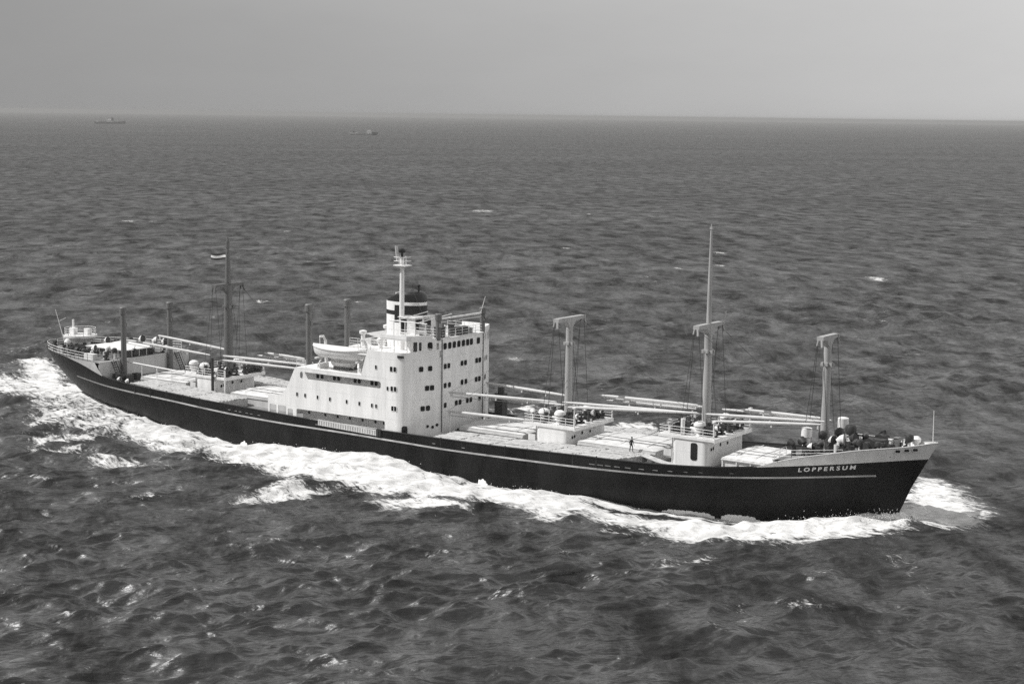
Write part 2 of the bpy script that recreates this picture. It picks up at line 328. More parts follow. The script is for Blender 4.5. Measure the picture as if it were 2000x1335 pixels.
for s_ in (-1, 1):
    rz = s_*H; y = s_*9.405
    for x, z in [(57.14, 6.64), (58.53, 6.62), (60.65, 6.6), (62.74, 6.57), (65.54, 6.54), (67.63, 6.52), (69.68, 6.5), (70.37, 6.48)]: window(W_SM, x, y, z, rz)
    for x, z in [(72.87, 8.95), (73.4, 8.96), (72.77, 11.43), (73.35, 11.43), (73.0, 6.47), (73.42, 6.47)]: window(W_SIDE, x, y, z, rz)
    window(W_SM, 72.2, y, 8.92, rz); window(W_SM, 70.32, y, 11.43, rz)
    for x in (59.48, 60.23, 62.32, 63.01, 65.78, 66.45, 68.56, 69.24): window(W_PROM, x, s_*8.005, 9.1, rz)
    for x in (57.98, 60.75, 62.85, 64.92, 67.02, 69.14, 70.55): window(PORT, x, s_*8.005, 4.14, rz, 'porthole')
    fz = -math.atan2(1.9, 4.0)*1; ang = math.atan2(-s_*0-1.9*0, 1)
    nrm = Vector((4.0, s_*1.9, 0)).normalized(); az = math.atan2(nrm.y, nrm.x)
    for x, yy, z in [(75.5, 7.04, 11.4), (76.08, 5.9, 11.42), (75.9, 6.27, 8.95), (76.18, 5.65, 8.96), (75.63, 6.82, 6.4), (75.95, 6.15, 6.42)]:
        t = (yy-4.35)/4.0; px = 76.9-1.9*t; window(W_FRONT, px+nrm.x*.004, s_*yy+nrm.y*.004, z, az)
    for yy, z in ((6.18, 4.1), (5.54, 3.95), (4.97, 4.18)):
        t = (yy-4.35)/4.0; px = 76.9-1.9*t; window(PORT, px+nrm.x*.004, s_*yy+nrm.y*.004, z, az, 'porthole')
for z, ys in ((11.52, (-3.75, -3.0, -.2, .57, 3.0, 3.7)), (9.07, (-3.75, -2.85, -.15, .7, 2.95, 3.65)), (6.55, (-3.7, -1.35, -.55, 1.05, 1.8, 3.75))):
    for y in ys: window(W_FRONT, 76.905, y, z, 0)
for y in (-3.81, -2.83, -1.87, -.9, .08, 1.0, 1.8, 3.35): window(W_BR, 76.905, y, 14.09, 0)
for s_ in (-1, 1):
    b = MB(); b.bb(72.3, 73.6, s_*4.335-.02, s_*4.335+.02, 12.9, 14.75); b.build('wheelhouse_door', m_black, SUP, smooth=False)
    b = MB(); b.bb(74.4, 75.6, s_*4.335-.02, s_*4.335+.02, 13.7, 14.6); b.build('wheelhouse_side_window', m_glass, SUP, smooth=False)
    d = Vector((74.98, s_*8.5, 0))-Vector((74.28, s_*9.22, 0)); b = MB(); b.plate(rrect(0, .75, 2.95, 4.35, .25), [], Vector((74.33, s_*9.27, 0)), d, (0, 0, 1), .03*(-s_)); b.build('gallery_opening', m_black, SUP, smooth=False)
b = MB(); b.bb(73.75, 74.6, -9.46, -9.2, 12.9, 13.2); o = b.build('side_light_recess', m_black, SUP, smooth=False)
# promenade-deck end panes at the after end of the gallery
# kingposts on the bridge front, with cross beam
for s_ in (-1, 1):
    b = MB(); b.tube([(76.55, s_*4.75, 14.9), (76.55, s_*4.75, 17.6)], .33, 14); b.lathe([(.33, 0), (.44, .1), (.44, .75), (.36, .85)], (76.55, s_*4.75, 17.4), 14)
    b.box((77.0, s_*4.75, 16.8), (.6, .45, .5)); b.tube([(76.95, s_*4.42, 3.2), (76.95, s_*4.42, 15.0)], .06, 6); K = b.build('kingpost', m_mastd, ship)
b = MB(); b.tube([(76.6, -4.6, 17.55), (76.6, 4.5, 17.55)], .13, 8); b.tube([(76.6, -4.6, 17.1), (76.6, 4.5, 17.1)], .04, 6)
b.build('kingpost_cross_beam', m_white2, ship)
b = MB(); b.tube([(76.6, 4.3, 17.6), (77.0, 4.7, 19.7)], [.06, .03], 6); b.build('whip_aerial', m_white2, ship)
# monkey island: rail, compass, lockers, awning spars
def railing(name, pts, parent, h=1.05, n=3, step=1.5, r=.028, mt=None, posts_r=.035):
    b = MB(); P = [Vector(p) for p in pts]
    for a, c in zip(P[:-1], P[1:]):
        k = max(1, int(round((c-a).length/step)))
        for i in range(k+1):
            q = a.lerp(c, i/k); b.tube([q, q+Vector((0, 0, h))], posts_r, 5)
    for j in range(1, n+1): b.tube([p+Vector((0, 0, h*j/n)) for p in P], r, 5)
    return b.build(name, mt or m_white2, parent)
railing('monkey_island_railing', [(71.2, -4.3, 15.1), (76.8, -4.3, 15.1), (76.8, 4.3, 15.1), (71.2, 4.3, 15.1)], SUP)
b = MB()
for x, y in ((70.6, -6.2), (72.4, -6.2), (74.0, -6.2), (75.6, -6.1)): b.tube([(x, y, 15.1), (x, y, 17.05)], .06, 6)
b.tube([(69.8, -6.2, 17.05), (75.8, -6.1, 17.0)], .08, 6); b.tube([(69.8, -6.2, 16.0), (75.8, -6.1, 15.95)], .04, 6)
b.tube([(71.0, -6.2, 17.1), (72.8, -2.0, 18.0)], .05, 6); b.tube([(74.6, -6.2, 17.1), (76.6, -2.0, 18.0)], .06, 6)
b.build('awning_spars', m_white2, SUP)
for i, (x, y, wx, wy, h, mt) in enumerate([(75.9, -3.6, .9, 1.1, 1.25, m_dark), (75.9, -1.2, .5, .6, 1.35, m_dark), (76.0, .2, .8, 1.3, .95, m_dark), (76.0, 1.5, .6, .8, .9, m_dark), (75.9, 2.7, .8, .5, .6, m_grey), (73.4, -3.4, 1.2, .8, 1.2, m_grey), (74, 1, 1.6, 1.4, .7, m_white2)]):
    b = MB(); b.box((x, y, 15.1+h/2), (wx, wy, h)); b.box((x, y, 15.1+h+.04), (wx+.1, wy+.1, .08)); b.build('deck_locker', mt, SUP, smooth=False)
b = MB(); b.lathe([(.3, 0), (.24, .2), (.22, .9), (.32, 1.0), (.3, 1.3), (.12, 1.45)], (75.6, -2.3, 15.1), 12); b.build('binnacle', m_white2, SUP)
# boat deck railing, casing gear
railing('boat_deck_railing', [(56.9, -9.2, 10.16), (58.5, -9.2, 10.16)], SUP); railing('casing_top_railing', [(61.6, -4.1, 12.85), (68.4, -4.1, 12.85)], SUP)
railing('bridge_deck_railing', [(67.0, -8.9, 12.84), (69.0, -8.9, 12.84)], SUP)
b = MB()
for x, y, h in ((62.6, -2.6, 1.9), (63.2, 1.6, 2.3), (66.0, -3.2, 1.2)):
    b.lathe([(.28, 0), (.28, h-.5), (.5, h-.35), (.5, h), (.2, h+.1)], (x, y, 12.85), 12)
b.build('casing_ventilators', m_white2, SUP)
b = MB(); b.bb(62, 65.4, -1.6, 2.4, 12.85, 13.6); b.box((63.7, .4, 13.95), (3.2, 3.6, .1), ry=.18); b.build('engine_skylight', m_lgrey, SUP, smooth=False)
for i, (x, z, l_) in enumerate(((63.8, 10.17, 1.2), (65.9, 10.17, .9), (67.1, 10.17, 1.0))):
    b = MB(); b.box((x, -6.4, z+.55), (l_, .9, 1.1)); b.build('boat_deck_locker', (m_dark, m_white2, m_dark)[i], SUP, smooth=False)
# funnel
FX = 67.8
b = MB(); b.lathe([(1, 0), (1, 6.2)], (FX, 0, 12.7), 40, 0, 3.0, 1.9); FUN = b.build('funnel', m_white, ship)
for z0, z1 in ((17.15, 17.7),): b = MB(); b.lathe([(1.006, 0), (1.006, z1-z0)], (FX, 0, z0), 40, 0, 3.0, 1.9); b.build('funnel_band', m_black, FUN)
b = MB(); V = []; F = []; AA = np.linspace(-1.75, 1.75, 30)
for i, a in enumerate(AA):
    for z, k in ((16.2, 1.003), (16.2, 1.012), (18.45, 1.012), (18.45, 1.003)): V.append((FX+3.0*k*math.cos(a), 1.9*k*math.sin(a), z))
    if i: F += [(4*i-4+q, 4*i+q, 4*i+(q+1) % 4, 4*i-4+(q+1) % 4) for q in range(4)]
b.add(V, F); b.build('funnel_forward_shade', m_black, FUN)  # black sheet added round the forward half, painting its shaded side
b = MB(); V = []; n = 40
rows = [(1.004, 18.88, 0), (1.0, 19.0, .0), (.99, 19.35, .4), (.95, 19.85, .8), (.8, 20.15, 1.0), (.45, 20.25, 1.0)]
for r, z, k in rows:
    for j in range(n):
        a = 2*math.pi*j/n; c = math.cos(a); f = sm(-1.05, .15, c); V.append((FX+3.0*r*c, 1.9*r*math.sin(a), 18.88+(z-18.88)*(.12+.88*f)))
F = [(i*n+j, i*n+(j+1) % n, (i+1)*n+(j+1) % n, (i+1)*n+j) for i in range(len(rows)-1) for j in range(n)]+[tuple((len(rows)-1)*n+j for j in range(n))]
b.add(V, F); b.build('funnel_top', m_black, FUN)
b = MB(); b.tube([(66.6, .1, 18.9), (66.5, .1, 19.9)], .55, 14); b.build('exhaust_cowl', m_lgrey, FUN)
b = MB(); b.tube([(69.6, .2, 20.1), (69.6, .2, 20.9)], .14, 8); b.lathe([(.1, 0), (.3, .15), (.1, .3)], (69.6, .2, 20.8), 8); b.build('whistle', m_black, FUN)
# radar mast
RX, RY = 69.2, -2.8
b = MB(); b.tube([(RX, RY, 12.84), (RX, RY, 24.6)], [.36, .27], 14); RM = b.build('radar_mast', m_white, ship)
b = MB(); b.box((RX+.1, RY, 23.75), (1.9, 1.5, .12)); b.tube([(RX, RY, 23.1), (RX+.5, RY, 23.7)], .06, 6); b.build('radar_platform', m_white, RM, smooth=False)
railing('radar_platform_railing', [(RX-.8, RY-.7, 23.8), (RX+1, RY-.7, 23.8), (RX+1, RY+.7, 23.8), (RX-.8, RY+.7, 23.8), (RX-.8, RY-.7, 23.8)], RM, 1.0, 2, 1.0, .03, m_white)
b = MB(); b.tube([(RX, RY, 24.6), (RX, RY, 25.4)], .16, 10); b.lathe([(.1, 0), (.42, .15), (.46, .4), (.38, .62), (.1, .7)], (RX, RY, 25.25), 14); b.build('masthead_lamp', m_black, RM)
b = MB(); b.box((RX-1.0, RY+.2, 25.2), (.12, .45, 2.0), ry=-.12); b.build('radar_scanner', m_lgrey, RM, smooth=False)
b = MB(); b.tube([(RX, RY-.2, 24), (75.6, -4.6, 15.1)], .02, 4); b.tube([(RX, RY+.2, 24), (62, 3.5, 12.9)], .02, 4); b.build('mast_stay', m_wire, RM)
# accommodation ladder against the side
b = MB(); z0, z1 = 3.4, 3.15
for dz in (-.3, .3): b.box((65.75, -9.62, 3.28+dz), (9.7, .08, .16), ry=.028)
b.box((65.75, -9.62, 3.28), (9.7, .05, .5), ry=.028, m=0)
for i in range(24): b.box((61.1+i*.4, -9.68, 3.41-i*.4*.028), (.05, .06, .55))
b.build('accommodation_ladder', m_lgrey, ship, smooth=False)
b = MB(); b.box((70.9, -9.55, 3.2), (.7, .25, .9)); b.tube([(70.9, -9.7, 3.6), (70.9, -9.7, 2.9)], .12, 8); b.build('ladder_winch', m_dark, ship, smooth=False)
# ------------------------------------------------------------------ hatches
def hatch(x0, x1, hw, zt_, ribs=False, mt=None):
    zb_ = min(zd(x0), zd(x1))-.1
    b = MB(); b.bb(x0, x1, -hw, hw, zb_, zt_-.12)
    if ribs:
        k = int((x1-x0)/1.55)
        for s_ in (-1, 1):
            for i in range(k+1): b.bb(x0+.1+i*(x1-x0-.4)/k, x0+.24+i*(x1-x0-.4)/k, s_*(hw+.02)-.14, s_*(hw+.02)+.14, zb_, zt_-.3)
            b.bb(x0, x1, s_*(hw+.04)-.16, s_*(hw+.04)+.16, zt_-.32, zt_-.2)
    Hc = b.build('hatch_coaming', m_white2 if ribs else m_lgrey, ship, smooth=False)
    b = MB(); nx, ny = 24, 14; V = []; F = []
    for i in range(nx+1):
        for j in range(ny+1):
            y = -hw-.03+(2*hw+.06)*j/ny; x = x0-.03+(x1-x0+.06)*i/nx
            e = min(1, min(j, ny-j)/1.0, min(i, nx-i)/1.0)
            V.append((x, y, zt_-.11+e*(.1+.18*(1-(y/hw)**2))+.03*math.sin(x*4.1)*e*.5+random.uniform(-.012, .012)*e))
    F = [(i*(ny+1)+j, (i+1)*(ny+1)+j, (i+1)*(ny+1)+j+1, i*(ny+1)+j+1) for i in range(nx) for j in range(ny)]
    b.add(V, F); b.build('hatch_tarpaulin', mt or m_tarp, Hc)
    b = MB()
    for s_ in (-1, 1): b.bb(x0, x1, s_*(hw+.08)-.03, s_*(hw+.08)+.03, zt_-.5, zt_-.36)
    for i in range(3): x = x0+(x1-x0)*(i+.5)/3; b.box((x, 0, zt_+.2), (.1, 1.6*hw, .03))
    b.build('hatch_batten', m_tarp, Hc, smooth=False)
hatch(22.3, 31.4, 4.0, 5.0); hatch(40.0, 51.6, 4.0, 4.5, mt=m_white2); hatch(79.6, 89.2, 4.2, 4.35); hatch(97.2, 107.9, 4.3, 4.6); hatch(116.6, 124.0, 4.5, 5.05, True, m_white2)
# ------------------------------------------------------------------ mast houses with winch platforms
vb = MB()
vb.lathe([(.42, 0), (.42, .5), (.62, .52), (.62, .62), (.46, .64), (.46, .8), (.64, .82), (.64, .92), (.48, .94), (.48, 1.08), (.72, 1.1), (.72, 1.24), (.6, 1.5), (.3, 1.66), (.05, 1.7)], (0, 0, 0), 18)
_o = vb.build('ventilator', m_white, None); VENT = _o.data; bpy.data.objects.remove(_o)
wb = MB(); wb.box((0, 0, .12), (1.5, 2.2, .24)); wb.tube([(0, -.75, .75), (0, .75, .75)], .32, 12); wb.tube([(0, -1.35, .75), (0, -.95, .75)], [.3, .2], 12); wb.tube([(0, .95, .75), (0, 1.35, .75)], [.2, .3], 12)
wb.tube([(0, -.72, .75), (0, -.66, .75)], .5, 14); wb.tube([(0, .66, .75), (0, .72, .75)], .5, 14); wb.tube([(0, -1.4, .75), (0, 1.4, .75)], .08, 8)
wb.box((.55, .2, .55), (.6, .9, .75)); wb.box((-.5, -.55, .45), (.5, .25, .8)); wb.box((-.5, .55, .45), (.5, .25, .8)); wb.box((.6, -.5, .8), (.3, .3, 1.1))
_o = wb.build('winch', m_dark, None); WINCH = _o.data; bpy.data.objects.remove(_o)
cb = MB(); cb.tube([(0, 0, 0), (0, 0, .9), (.1, 0, 1.15), (.32, 0, 1.3), (.55, 0, 1.32)], [.24, .24, .27, .36, .46], 12, 0, False)
cb.lathe([(.3, 0), (.3, .1), (.24, .12)], (0, 0, 0), 12); cb.tube([(.5, 0, 1.31), (.515, 0, 1.312)], .41, 12, 1)
cd_ = MB(); cd_.v, cd_.f, cd_.m = list(cb.v), [list(f) for f in cb.f], list(cb.m)
_o = cd_.build('cowl_ventilator', [m_dark, m_black], None); COWLD = _o.data; bpy.data.objects.remove(_o)
_o = cb.build('cowl_ventilator', [m_white2, m_black], None); COWL = _o.data; bpy.data.objects.remove(_o)
mb_ = MB(); mb_.tube([(0, 0, 0), (0, 0, 1.1)], .13, 10); mb_.lathe([(.14, 0), (.36, .12), (.38, .5), (.3, .66), (.1, .74)], (0, 0, 1.0), 14, 1)
_o = mb_.build('mushroom_ventilator', [m_white2, m_dark], None); MUSH = _o.data; bpy.data.objects.remove(_o)
bo = MB()
bo.box((0, 0, .06), (1.3, .5, .12))
for x in (-.4, .4): bo.lathe([(.17, 0), (.17, .55), (.22, .6), (.22, .68), (.1, .72)], (x, 0, .1), 12)
_o = bo.build('bollard', m_dark, None); BOLL = _o.data; bpy.data.objects.remove(_o)
def place(name, me, x, y, z, rz=0, s=1.):
    o = link(name, me, ship); o.location = (x, y, z); o.rotation_euler = (0, 0, rz); o.scale = (s, s, s); return o
st = MB(); st.tube([(0, 0, 0), (0, 0, .95)], .1, 8); st.box((0, 0, .95), (.4, .45, .3)); st.tube([(.1, .1, 1.0), (.25, .12, 1.45)], .035, 5); st.box((.05, 0, .1), (.5, .5, .2)); st.tube([(-.1, -.3, .5), (-.1, .3, .5)], .22, 10)
_o = st.build('winch_control_stand', m_dark, None); STAND = _o.data; bpy.data.objects.remove(_o)
def mast_house(xm, hw, z, x0, x1, door=False, hx0=None, hx1=None):
    zb_ = zd(xm)-.2; hx0 = hx0 or x0+1.7; hx1 = hx1 or x1-.9
    b = MB(); r = .7
    P = rrect(hx0, hx1, -hw+.12, hw-.12, r, 5); b.prism(P, zb_, z-.2)
    for i in range(-2, 3): b.box((hx0-.6, i*1.6, (zb_+z)/2), (.1, .1, z-zb_-.3))
    HS = b.build('mast_house', m_white, ship)
    b = MB(); b.bb(x0, x1, -hw, hw, z-.32, z); b.bb(x0+.06, x1-.06, -hw+.06, hw-.06, z, z+.03)
    b.bb(x1-.03, x1+.03, -hw-.02, hw+.02, z-.42, z+.04); b.build('winch_platform', m_white, HS, smooth=False)
    railing('platform_railing', [(x0+.1, -hw+.1, z), (x1-.1, -hw+.1, z)], HS, 1.0, 3, 1.3, .03, m_white)
    railing('platform_railing', [(x1-.1, hw-.1, z), (x0+.1, hw-.1, z), (x0+.1, -hw+.1, z)], HS, 1.0, 3, 1.5, .025, m_white)
    b = MB(); b.bb(hx0+.5, hx0+.53, -hw+.06, -hw+.07, zb_, zb_+.1)
    for yy in (-1.8, -1.2, .6, 2.4): b.lathe([(.11, 0), (.11, .03)], (0, 0, 0), 10)
    b = MB(); o_ = rrect(0, .85, 0, 2.0, .25)
    if door: b.plate(o_, [], ((hx0+hx1)/2+.2, -hw+.11, zb_+1.2), (1, 0, 0), (0, 0, 1), .04); b.build('doorway', m_black, HS, smooth=False)
    for i, (yy, zz) in enumerate(((-hw+1.0, -1.35), (-hw+1.5, -1.3), (-hw+3.2, -1.1), (-hw+5.0, -1.15))):
        o = link('porthole', PORT, HS); o.location = (hx1+.005, yy, z+zz)
    # gear
    b = MB(); b.bb(hx0-.75, hx0, -hw+.2, -hw+.3, zb_+1.15, zb_+1.25); b.bb(hx0-1.0, hx0-.02, -hw+.14, -hw+.2, zb_+1.3, zb_+2.1); b.build('lower_screen', m_white2, HS, smooth=False)
    for yy in (-2.6, 2.6):
        for xx, rr in ((xm-1.9, 0), (xm+1.9, math.pi)): place('winch', WINCH, xx, yy, z+.03, rr)
    for k_, (dx, yy) in enumerate(((2.9, -3.4), (2.7, -1.2), (2.9, .4), (2.7, 1.4), (2.9, 3.3), (-2.8, -1.0), (-2.9, 1.2), (1.0, -1.3), (-.9, -3.6))): place('winch_control_stand', STAND, xm+dx, yy, z+.03, k_*1.3, 1.0+.1*(k_ % 3))
    return HS
HS4 = mast_house(35.8, 4.1, 6.3, 31.2, 39.0, hx0=33.2, hx1=37.4)
HS2 = mast_house(93.0, 4.5, 6.0, 89.4, 96.8)
HS1 = mast_house(112.1, 4.7, 6.85, 108.4, 115.7, True)
for x, y, z in ((31.6, -2.6, 6.33), (34.4, -3.3, 6.33), (91.6, -3.2, 6.03), (93.9, -3.2, 6.03), (113.0, -3.2, 6.88), (34.6, 3.2, 6.33), (94, 3.2, 6.03), (113.0, 3.2, 6.88)): place('ventilator', VENT, x, y, z)
for x, y, z, rz in ((90.2, -3.4, 6.03, 2.4), (109.3, -3.5, 6.88, 2.2), (96.0, -3.3, 6.03, .3), (115.0, -3.4, 6.88, .2), (38.2, -3.2, 6.33, .1), (96.0, .4, 6.03, .3), (38.3, 1.0, 6.33, 0), (114.9, 1.0, 6.88, .4)): place('cowl_ventilator', COWL, x, y, z, rz, .85)
b = MB(); b.tube([(111.4, -4.3, 6.88), (111.4, -4.3, 8.8)], .24, 12); b.build('vent_post', m_white, ship)
for x, y, z, h in ((39.0, -4.05, 3.0, 3.3),): b = MB(); b.tube([(x, y, z), (x, y, z+h+1.0)], .12, 10); b.build('platform_pillar', m_white, ship)
b = MB(); b.tube([(36.9, -4.3, 3.2), (36.9, -4.3, 9.0)], .2, 10); b.build('boom_crutch', m_dark, ship)
# crutch posts at the platform corners
for x, y, z, h in ((96.7, -4.35, 6.0, 2.4), (96.7, 4.35, 6.0, 1.3), (115.5, -4.5, 6.85, 2.0), (115.5, 4.5, 6.85, 2.4), (53.0, -3.6, 4.4, 5.0), (53.0, 3.6, 4.4, 4.6), (78.2, -4.4, 3, 3.0)):
    b = MB(); b.tube([(x, y, z), (x, y, z+h)], .09, 8); b.box((x, y, z+h), (.3, .6, .12)); b.build('boom_crutch', m_white2, ship, smooth=False)
# ------------------------------------------------------------------ masts
def mast(x, z0, zc, r, mt, hc, ztop=None, rt_=.3, cross=2.9, dark=False):
    b = MB(); b.tube([(x, 0, z0), (x, 0, zc-.7), (x, 0, zc)], [r, r*.86, r*.8], 20)
    b.lathe([(r*1.25, 0), (r*1.25, .15), (r, .3)], (x, 0, z0), 20)
    for s_ in (-1, 1): b.box((x+.1, s_*r*1.15, zc-3.0), (.45, .3, .35)); b.box((x+r*1.05, s_*.25, zc-3.05), (.3, .22, .4)); b.box((x-r*1.0, s_*.25, zc-3.05), (.3, .22, .4))
    Mo = b.build('mast', mt, ship)
    b = MB(); k = cross
    prof = [(-k, .22), (k, .22), (k, -.08), (k-.25, -.2), (r+.45, -.3), (r*.8, -1.0), (-r*.8, -1.0), (-r-.45, -.3), (-k+.25, -.22), (-k, -.02)]
    b.plate(prof, [], (x+.33, 0, zc), (0, 1, 0), (0, 0, 1), -.66)
    for s_ in (-1, 1):
        b.box((x, s_*(k+.05), zc-.02), (.8, .2, .42)); b.tube([(x+.2, s_*(k+.1), zc-.2), (x+.35, s_*(k+.3), zc-.95)], .14, 8); b.tube([(x-.2, s_*(k+.1), zc-.2), (x-.3, s_*(k+.2), zc-.8)], .1, 8)
    b.build('crosstree', m_mast if not dark else m_mastd, Mo, smooth=False)
    if ztop:
        b = MB(); b.tube([(x, 0, zc+.3), (x, 0, (zc+ztop)/2), (x, 0, ztop-.6), (x, 0, ztop)], [rt_, rt_*.75, rt_*.38, .05], 12)
        b.box((x, 0, ztop-.5), (.3, .3, .25)); b.build('topmast', mt, Mo)
    b = MB()
    for s_ in (-1, 1):
        for dx in (-.25, .25): b.tube([(x+dx, s_*k, zc-.2), (x+dx*5, s_*(k-.2), hc)], .034, 4)
        b.tube([(x, s_*(r+.3), zc-3), (x+.3, s_*2.2, hc)], .03, 4)
        b.tube([(x-.3, s_*k, zc-.1), (x-1.4, s_*(k+.9), hc-.3)], .028, 4)
    b.build('runner_wires', m_wire, Mo); return Mo
M1 = mast(112.1, 6.88, 19.2, .53, m_mast, 7.0, 30.9, .3)
M2 = mast(93.0, 6.03, 18.5, .48, m_mast, 6.2, None)
M3 = mast(127.0, 6.3, 19.1, .5, m_mast, 7.0, None, cross=2.0)
M4 = mast(35.85, 6.33, 18.8, .66, m_mastd, 6.5, 25.6, .46, dark=True, cross=2.7)
b = MB(); b.tube([(35.85, 0, 24.0), (35.85, .0, 24.9)], .28, 10); b.tube([(35.0, 0, 23.6), (35.85, 0, 23.5)], .03, 5); b.build('flag_gaff', m_mastd, M4)
b = MB(); b.tube([(113.6, .9, 19.5), (113.75, 1.0, 20.9)], .06, 6); b.build('navigation_lamp', m_lgrey, M1)
def kingpost(x, y, z0, z1, r, mt):
    b = MB(); b.tube([(x, y, z0), (x, y, z1-1.1)], [r, r*.88], 16); b.lathe([(r*.9, 0), (r*1.25, .12), (r*1.25, .95), (r*1.0, 1.1)], (x, y, z1-1.1), 16)
    b.box((x+.25, y, z1-2.6), (.7, .3, .5)); b.box((x-.3, y-.2, z1-2.9), (.25, .3, 1.0)); b.build('kingpost', mt, ship)
for s_ in (-1, 1): kingpost(19.45, s_*4.57, 4.2, 14.85, .42, m_mastd); kingpost(54.4, s_*3.95, 2.9, 17.8, .45, m_mastd)
# derrick booms, stowed
BOOMS = [((34.6, -2.7, 9.05), (18.4, -3.2, 9.85)), ((33.4, 2.6, 9.05), (18.6, 3.2, 9.85)), ((37.6, -2.6, 9.15), (53.2, -3.3, 9.45)), ((38.9, -4.0, 8.8), (52.4, -4.1, 8.95)),
 ((38.6, 3.4, 8.65), (48.6, 3.3, 8.55)), ((40.4, 2.8, 9.25), (47.4, 2.9, 9.05)), ((92.6, -2.5, 8.5), (77.9, -4.1, 8.35)), ((90.4, -4.3, 6.2), (77.9, -4.4, 6.0)), ((91.0, 2.6, 8.45), (78.3, 3.4, 8.68)),
 ((89.6, 4.2, 6.9), (78.2, 4.2, 6.7)), ((94.1, -2.5, 8.6), (112.6, -3.1, 9.35)), ((95.9, -4.1, 8.42), (112.9, -3.9, 9.55)), ((96.6, 3.0, 8.75), (110.6, 3.1, 9.0)), ((96.5, 3.8, 8.25), (108.4, 3.8, 8.5)), ((96.4, 2.2, 9.1), (110, 1.6, 9.4)),
 ((113.6, -2.5, 9.3), (127.9, -2.5, 10.05)), ((115.2, -3.8, 8.85), (128.0, -3.7, 9.9)), ((112.8, 3.2, 9.0), (126.2, 3.2, 9.2)), ((115.6, 2.4, 9.4), (126.2, 2.2, 9.5))]
for a, c in BOOMS:
    a, c = Vector(a), Vector(c); b = MB(); d = (c-a).normalized()
    b.tube([a-d*.3, a, a.lerp(c, .12), a.lerp(c, .5), a.lerp(c, .9), c, c+d*.15], [.07, .11, .16, .19, .16, .11, .07], 10)
    for t in (.25, .55, .985): q = a.lerp(c, t); b.box(q-Vector((0, 0, .3)), (.16, .12, .42))
    b.build('derrick_boom', m_boom, ship)
    b = MB(); q = a.lerp(c, .97); b.tube([q, q+Vector((0, 0, -.5)), a.lerp(c, .6)+Vector((0, 0, -.55)), a+Vector((0, 0, -.35))], .03, 5)
    xm_ = min((35.85, 93.0, 112.1, 127.0), key=lambda q_: abs(q_-a.x)); zc_ = {35.85: 18.8, 93.0: 18.5, 112.1: 19.2, 127.0: 19.1}[xm_]
    h_ = Vector((xm_, math.copysign(2.7, a.y), zc_-.3)); b.tube([c, c.lerp(h_, .5)-Vector((0, 0, .6)), h_], .016, 4); b.build('cargo_wire', m_wire, ship)
# ------------------------------------------------------------------ forecastle gear
railing('forecastle_railing', [(x, -(yh(x, fd(x))-.15), fd(x)) for x in np.linspace(125, 131.3, 6)], ship, 1.0, 3, 1.3, .03, m_white)
railing('forecastle_break_railing', [(124.6, -7.6, fd(124.6)), (124.6, -4.6, fd(124.6))], ship, 1.0, 3, 1.2, .03, m_white)
railing('forecastle_railing', [(x, (yh(x, fd(x))-.15), fd(x)) for x in np.linspace(125, 131.3, 6)], ship, 1.0, 3, 1.3, .03, m_white)
def trunk(x, y, z, h, r=.45):
    b = MB(); b.lathe([(r, 0), (r, h*.62), (r*1.35, h*.66), (r*1.35, h*.98), (r*1.0, h)], (x, y, z), 18); b.build('ventilation_trunk', m_white, ship)
trunk(126.3, -3.2, 6.3, 3.0); trunk(128.0, 2.7, 6.4, 3.4)
for x, y, rz in ((127.6, -4.2, 0), (127.6, 1.8, 0), (129.6, -1.6, math.pi)): place('winch', WINCH, x, y, fd(x)+.1, rz, 1.05)
# windlass
b = MB(); zf = fd(133)+.1
b.box((133, 0, zf+.15), (2.4, 4.6, .3)); b.tube([(133, -2.6, zf+1), (133, 2.6, zf+1)], .2, 10)
for y in (-1.5, 1.5): b.tube([(133, y-.4, zf+1), (133, y-.3, zf+1), (133, y+.3, zf+1), (133, y+.4, zf+1)], [.75, .5, .5, .75], 16); b.box((132.3, y, zf+.7), (.9, 1.3, 1.1))
for y in (-2.7, 2.7): b.tube([(133, y-.35, zf+1), (133, y, zf+1), (133, y+.35, zf+1)], [.5, .32, .5], 14)
b.box((133.4, 0, zf+.8), (1.5, 1.3, 1.3)); b.build('windlass', m_dark, ship)
for x, y, rz, s, me_ in ((125.6, -4.9, 2.9, 1.05, COWLD), (126.6, -4.3, 2.6, 1.15, COWLD), (130.0, -3.4, .3, 1.35, COWL), (128.2, -4.6, .9, 1.05, COWLD), (131.4, -2.4, .2, 1.05, COWLD), (128.9, -2.8, -.4, 1.25, COWL), (131.0, 1.2, .4, 1.2, COWLD), (128.4, .9, 2, 1.3, COWLD), (127.4, -5.2, .2, .9, COWL), (129.4, -4.6, -.3, .95, COWLD), (130.6, -1.2, -.2, 1.3, COWLD), (132.0, 3.6, 0, 1.1, COWLD)):
    place('cowl_ventilator', me_, x, y, fd(x)+.08, rz, s)
for x, y in ((130.9, -4.0), (126.9, 3.4)): place('winch', WINCH, x, y, fd(x)+.1, .4, .8)
for x, y, s in ((130.0, 0.2, 1.7), (136.9, 0, 1.25), (132.4, -2.9, 1.05), (133.2, -2.6, .9), (134.2, -2.2, .9), (127.2, -1.0, 1.3)): place('mushroom_ventilator', MUSH, x, y, fd(x)+.08, 0, s)
for x, y, rz in ((127.6, -5.6, .2), (131.6, -4.4, .35), (135.2, -2.6, .5), (134.6, 2.6, -.5), (131.6, 4.4, -.35), (110, -7.9, 0), (118.8, -7.3, .1), (54.2, -8.6, 0), (22.3, -7.4, -.1), (10.5, -6.4, -.25), (4.5, -4.6, -.6), (21, -7.6, 0)):
    z = fd(x)+.08 if x > 124.5 else (7.14 if x < 19 else zd(x)); place('bollard', BOLL, x, y, z, rz)
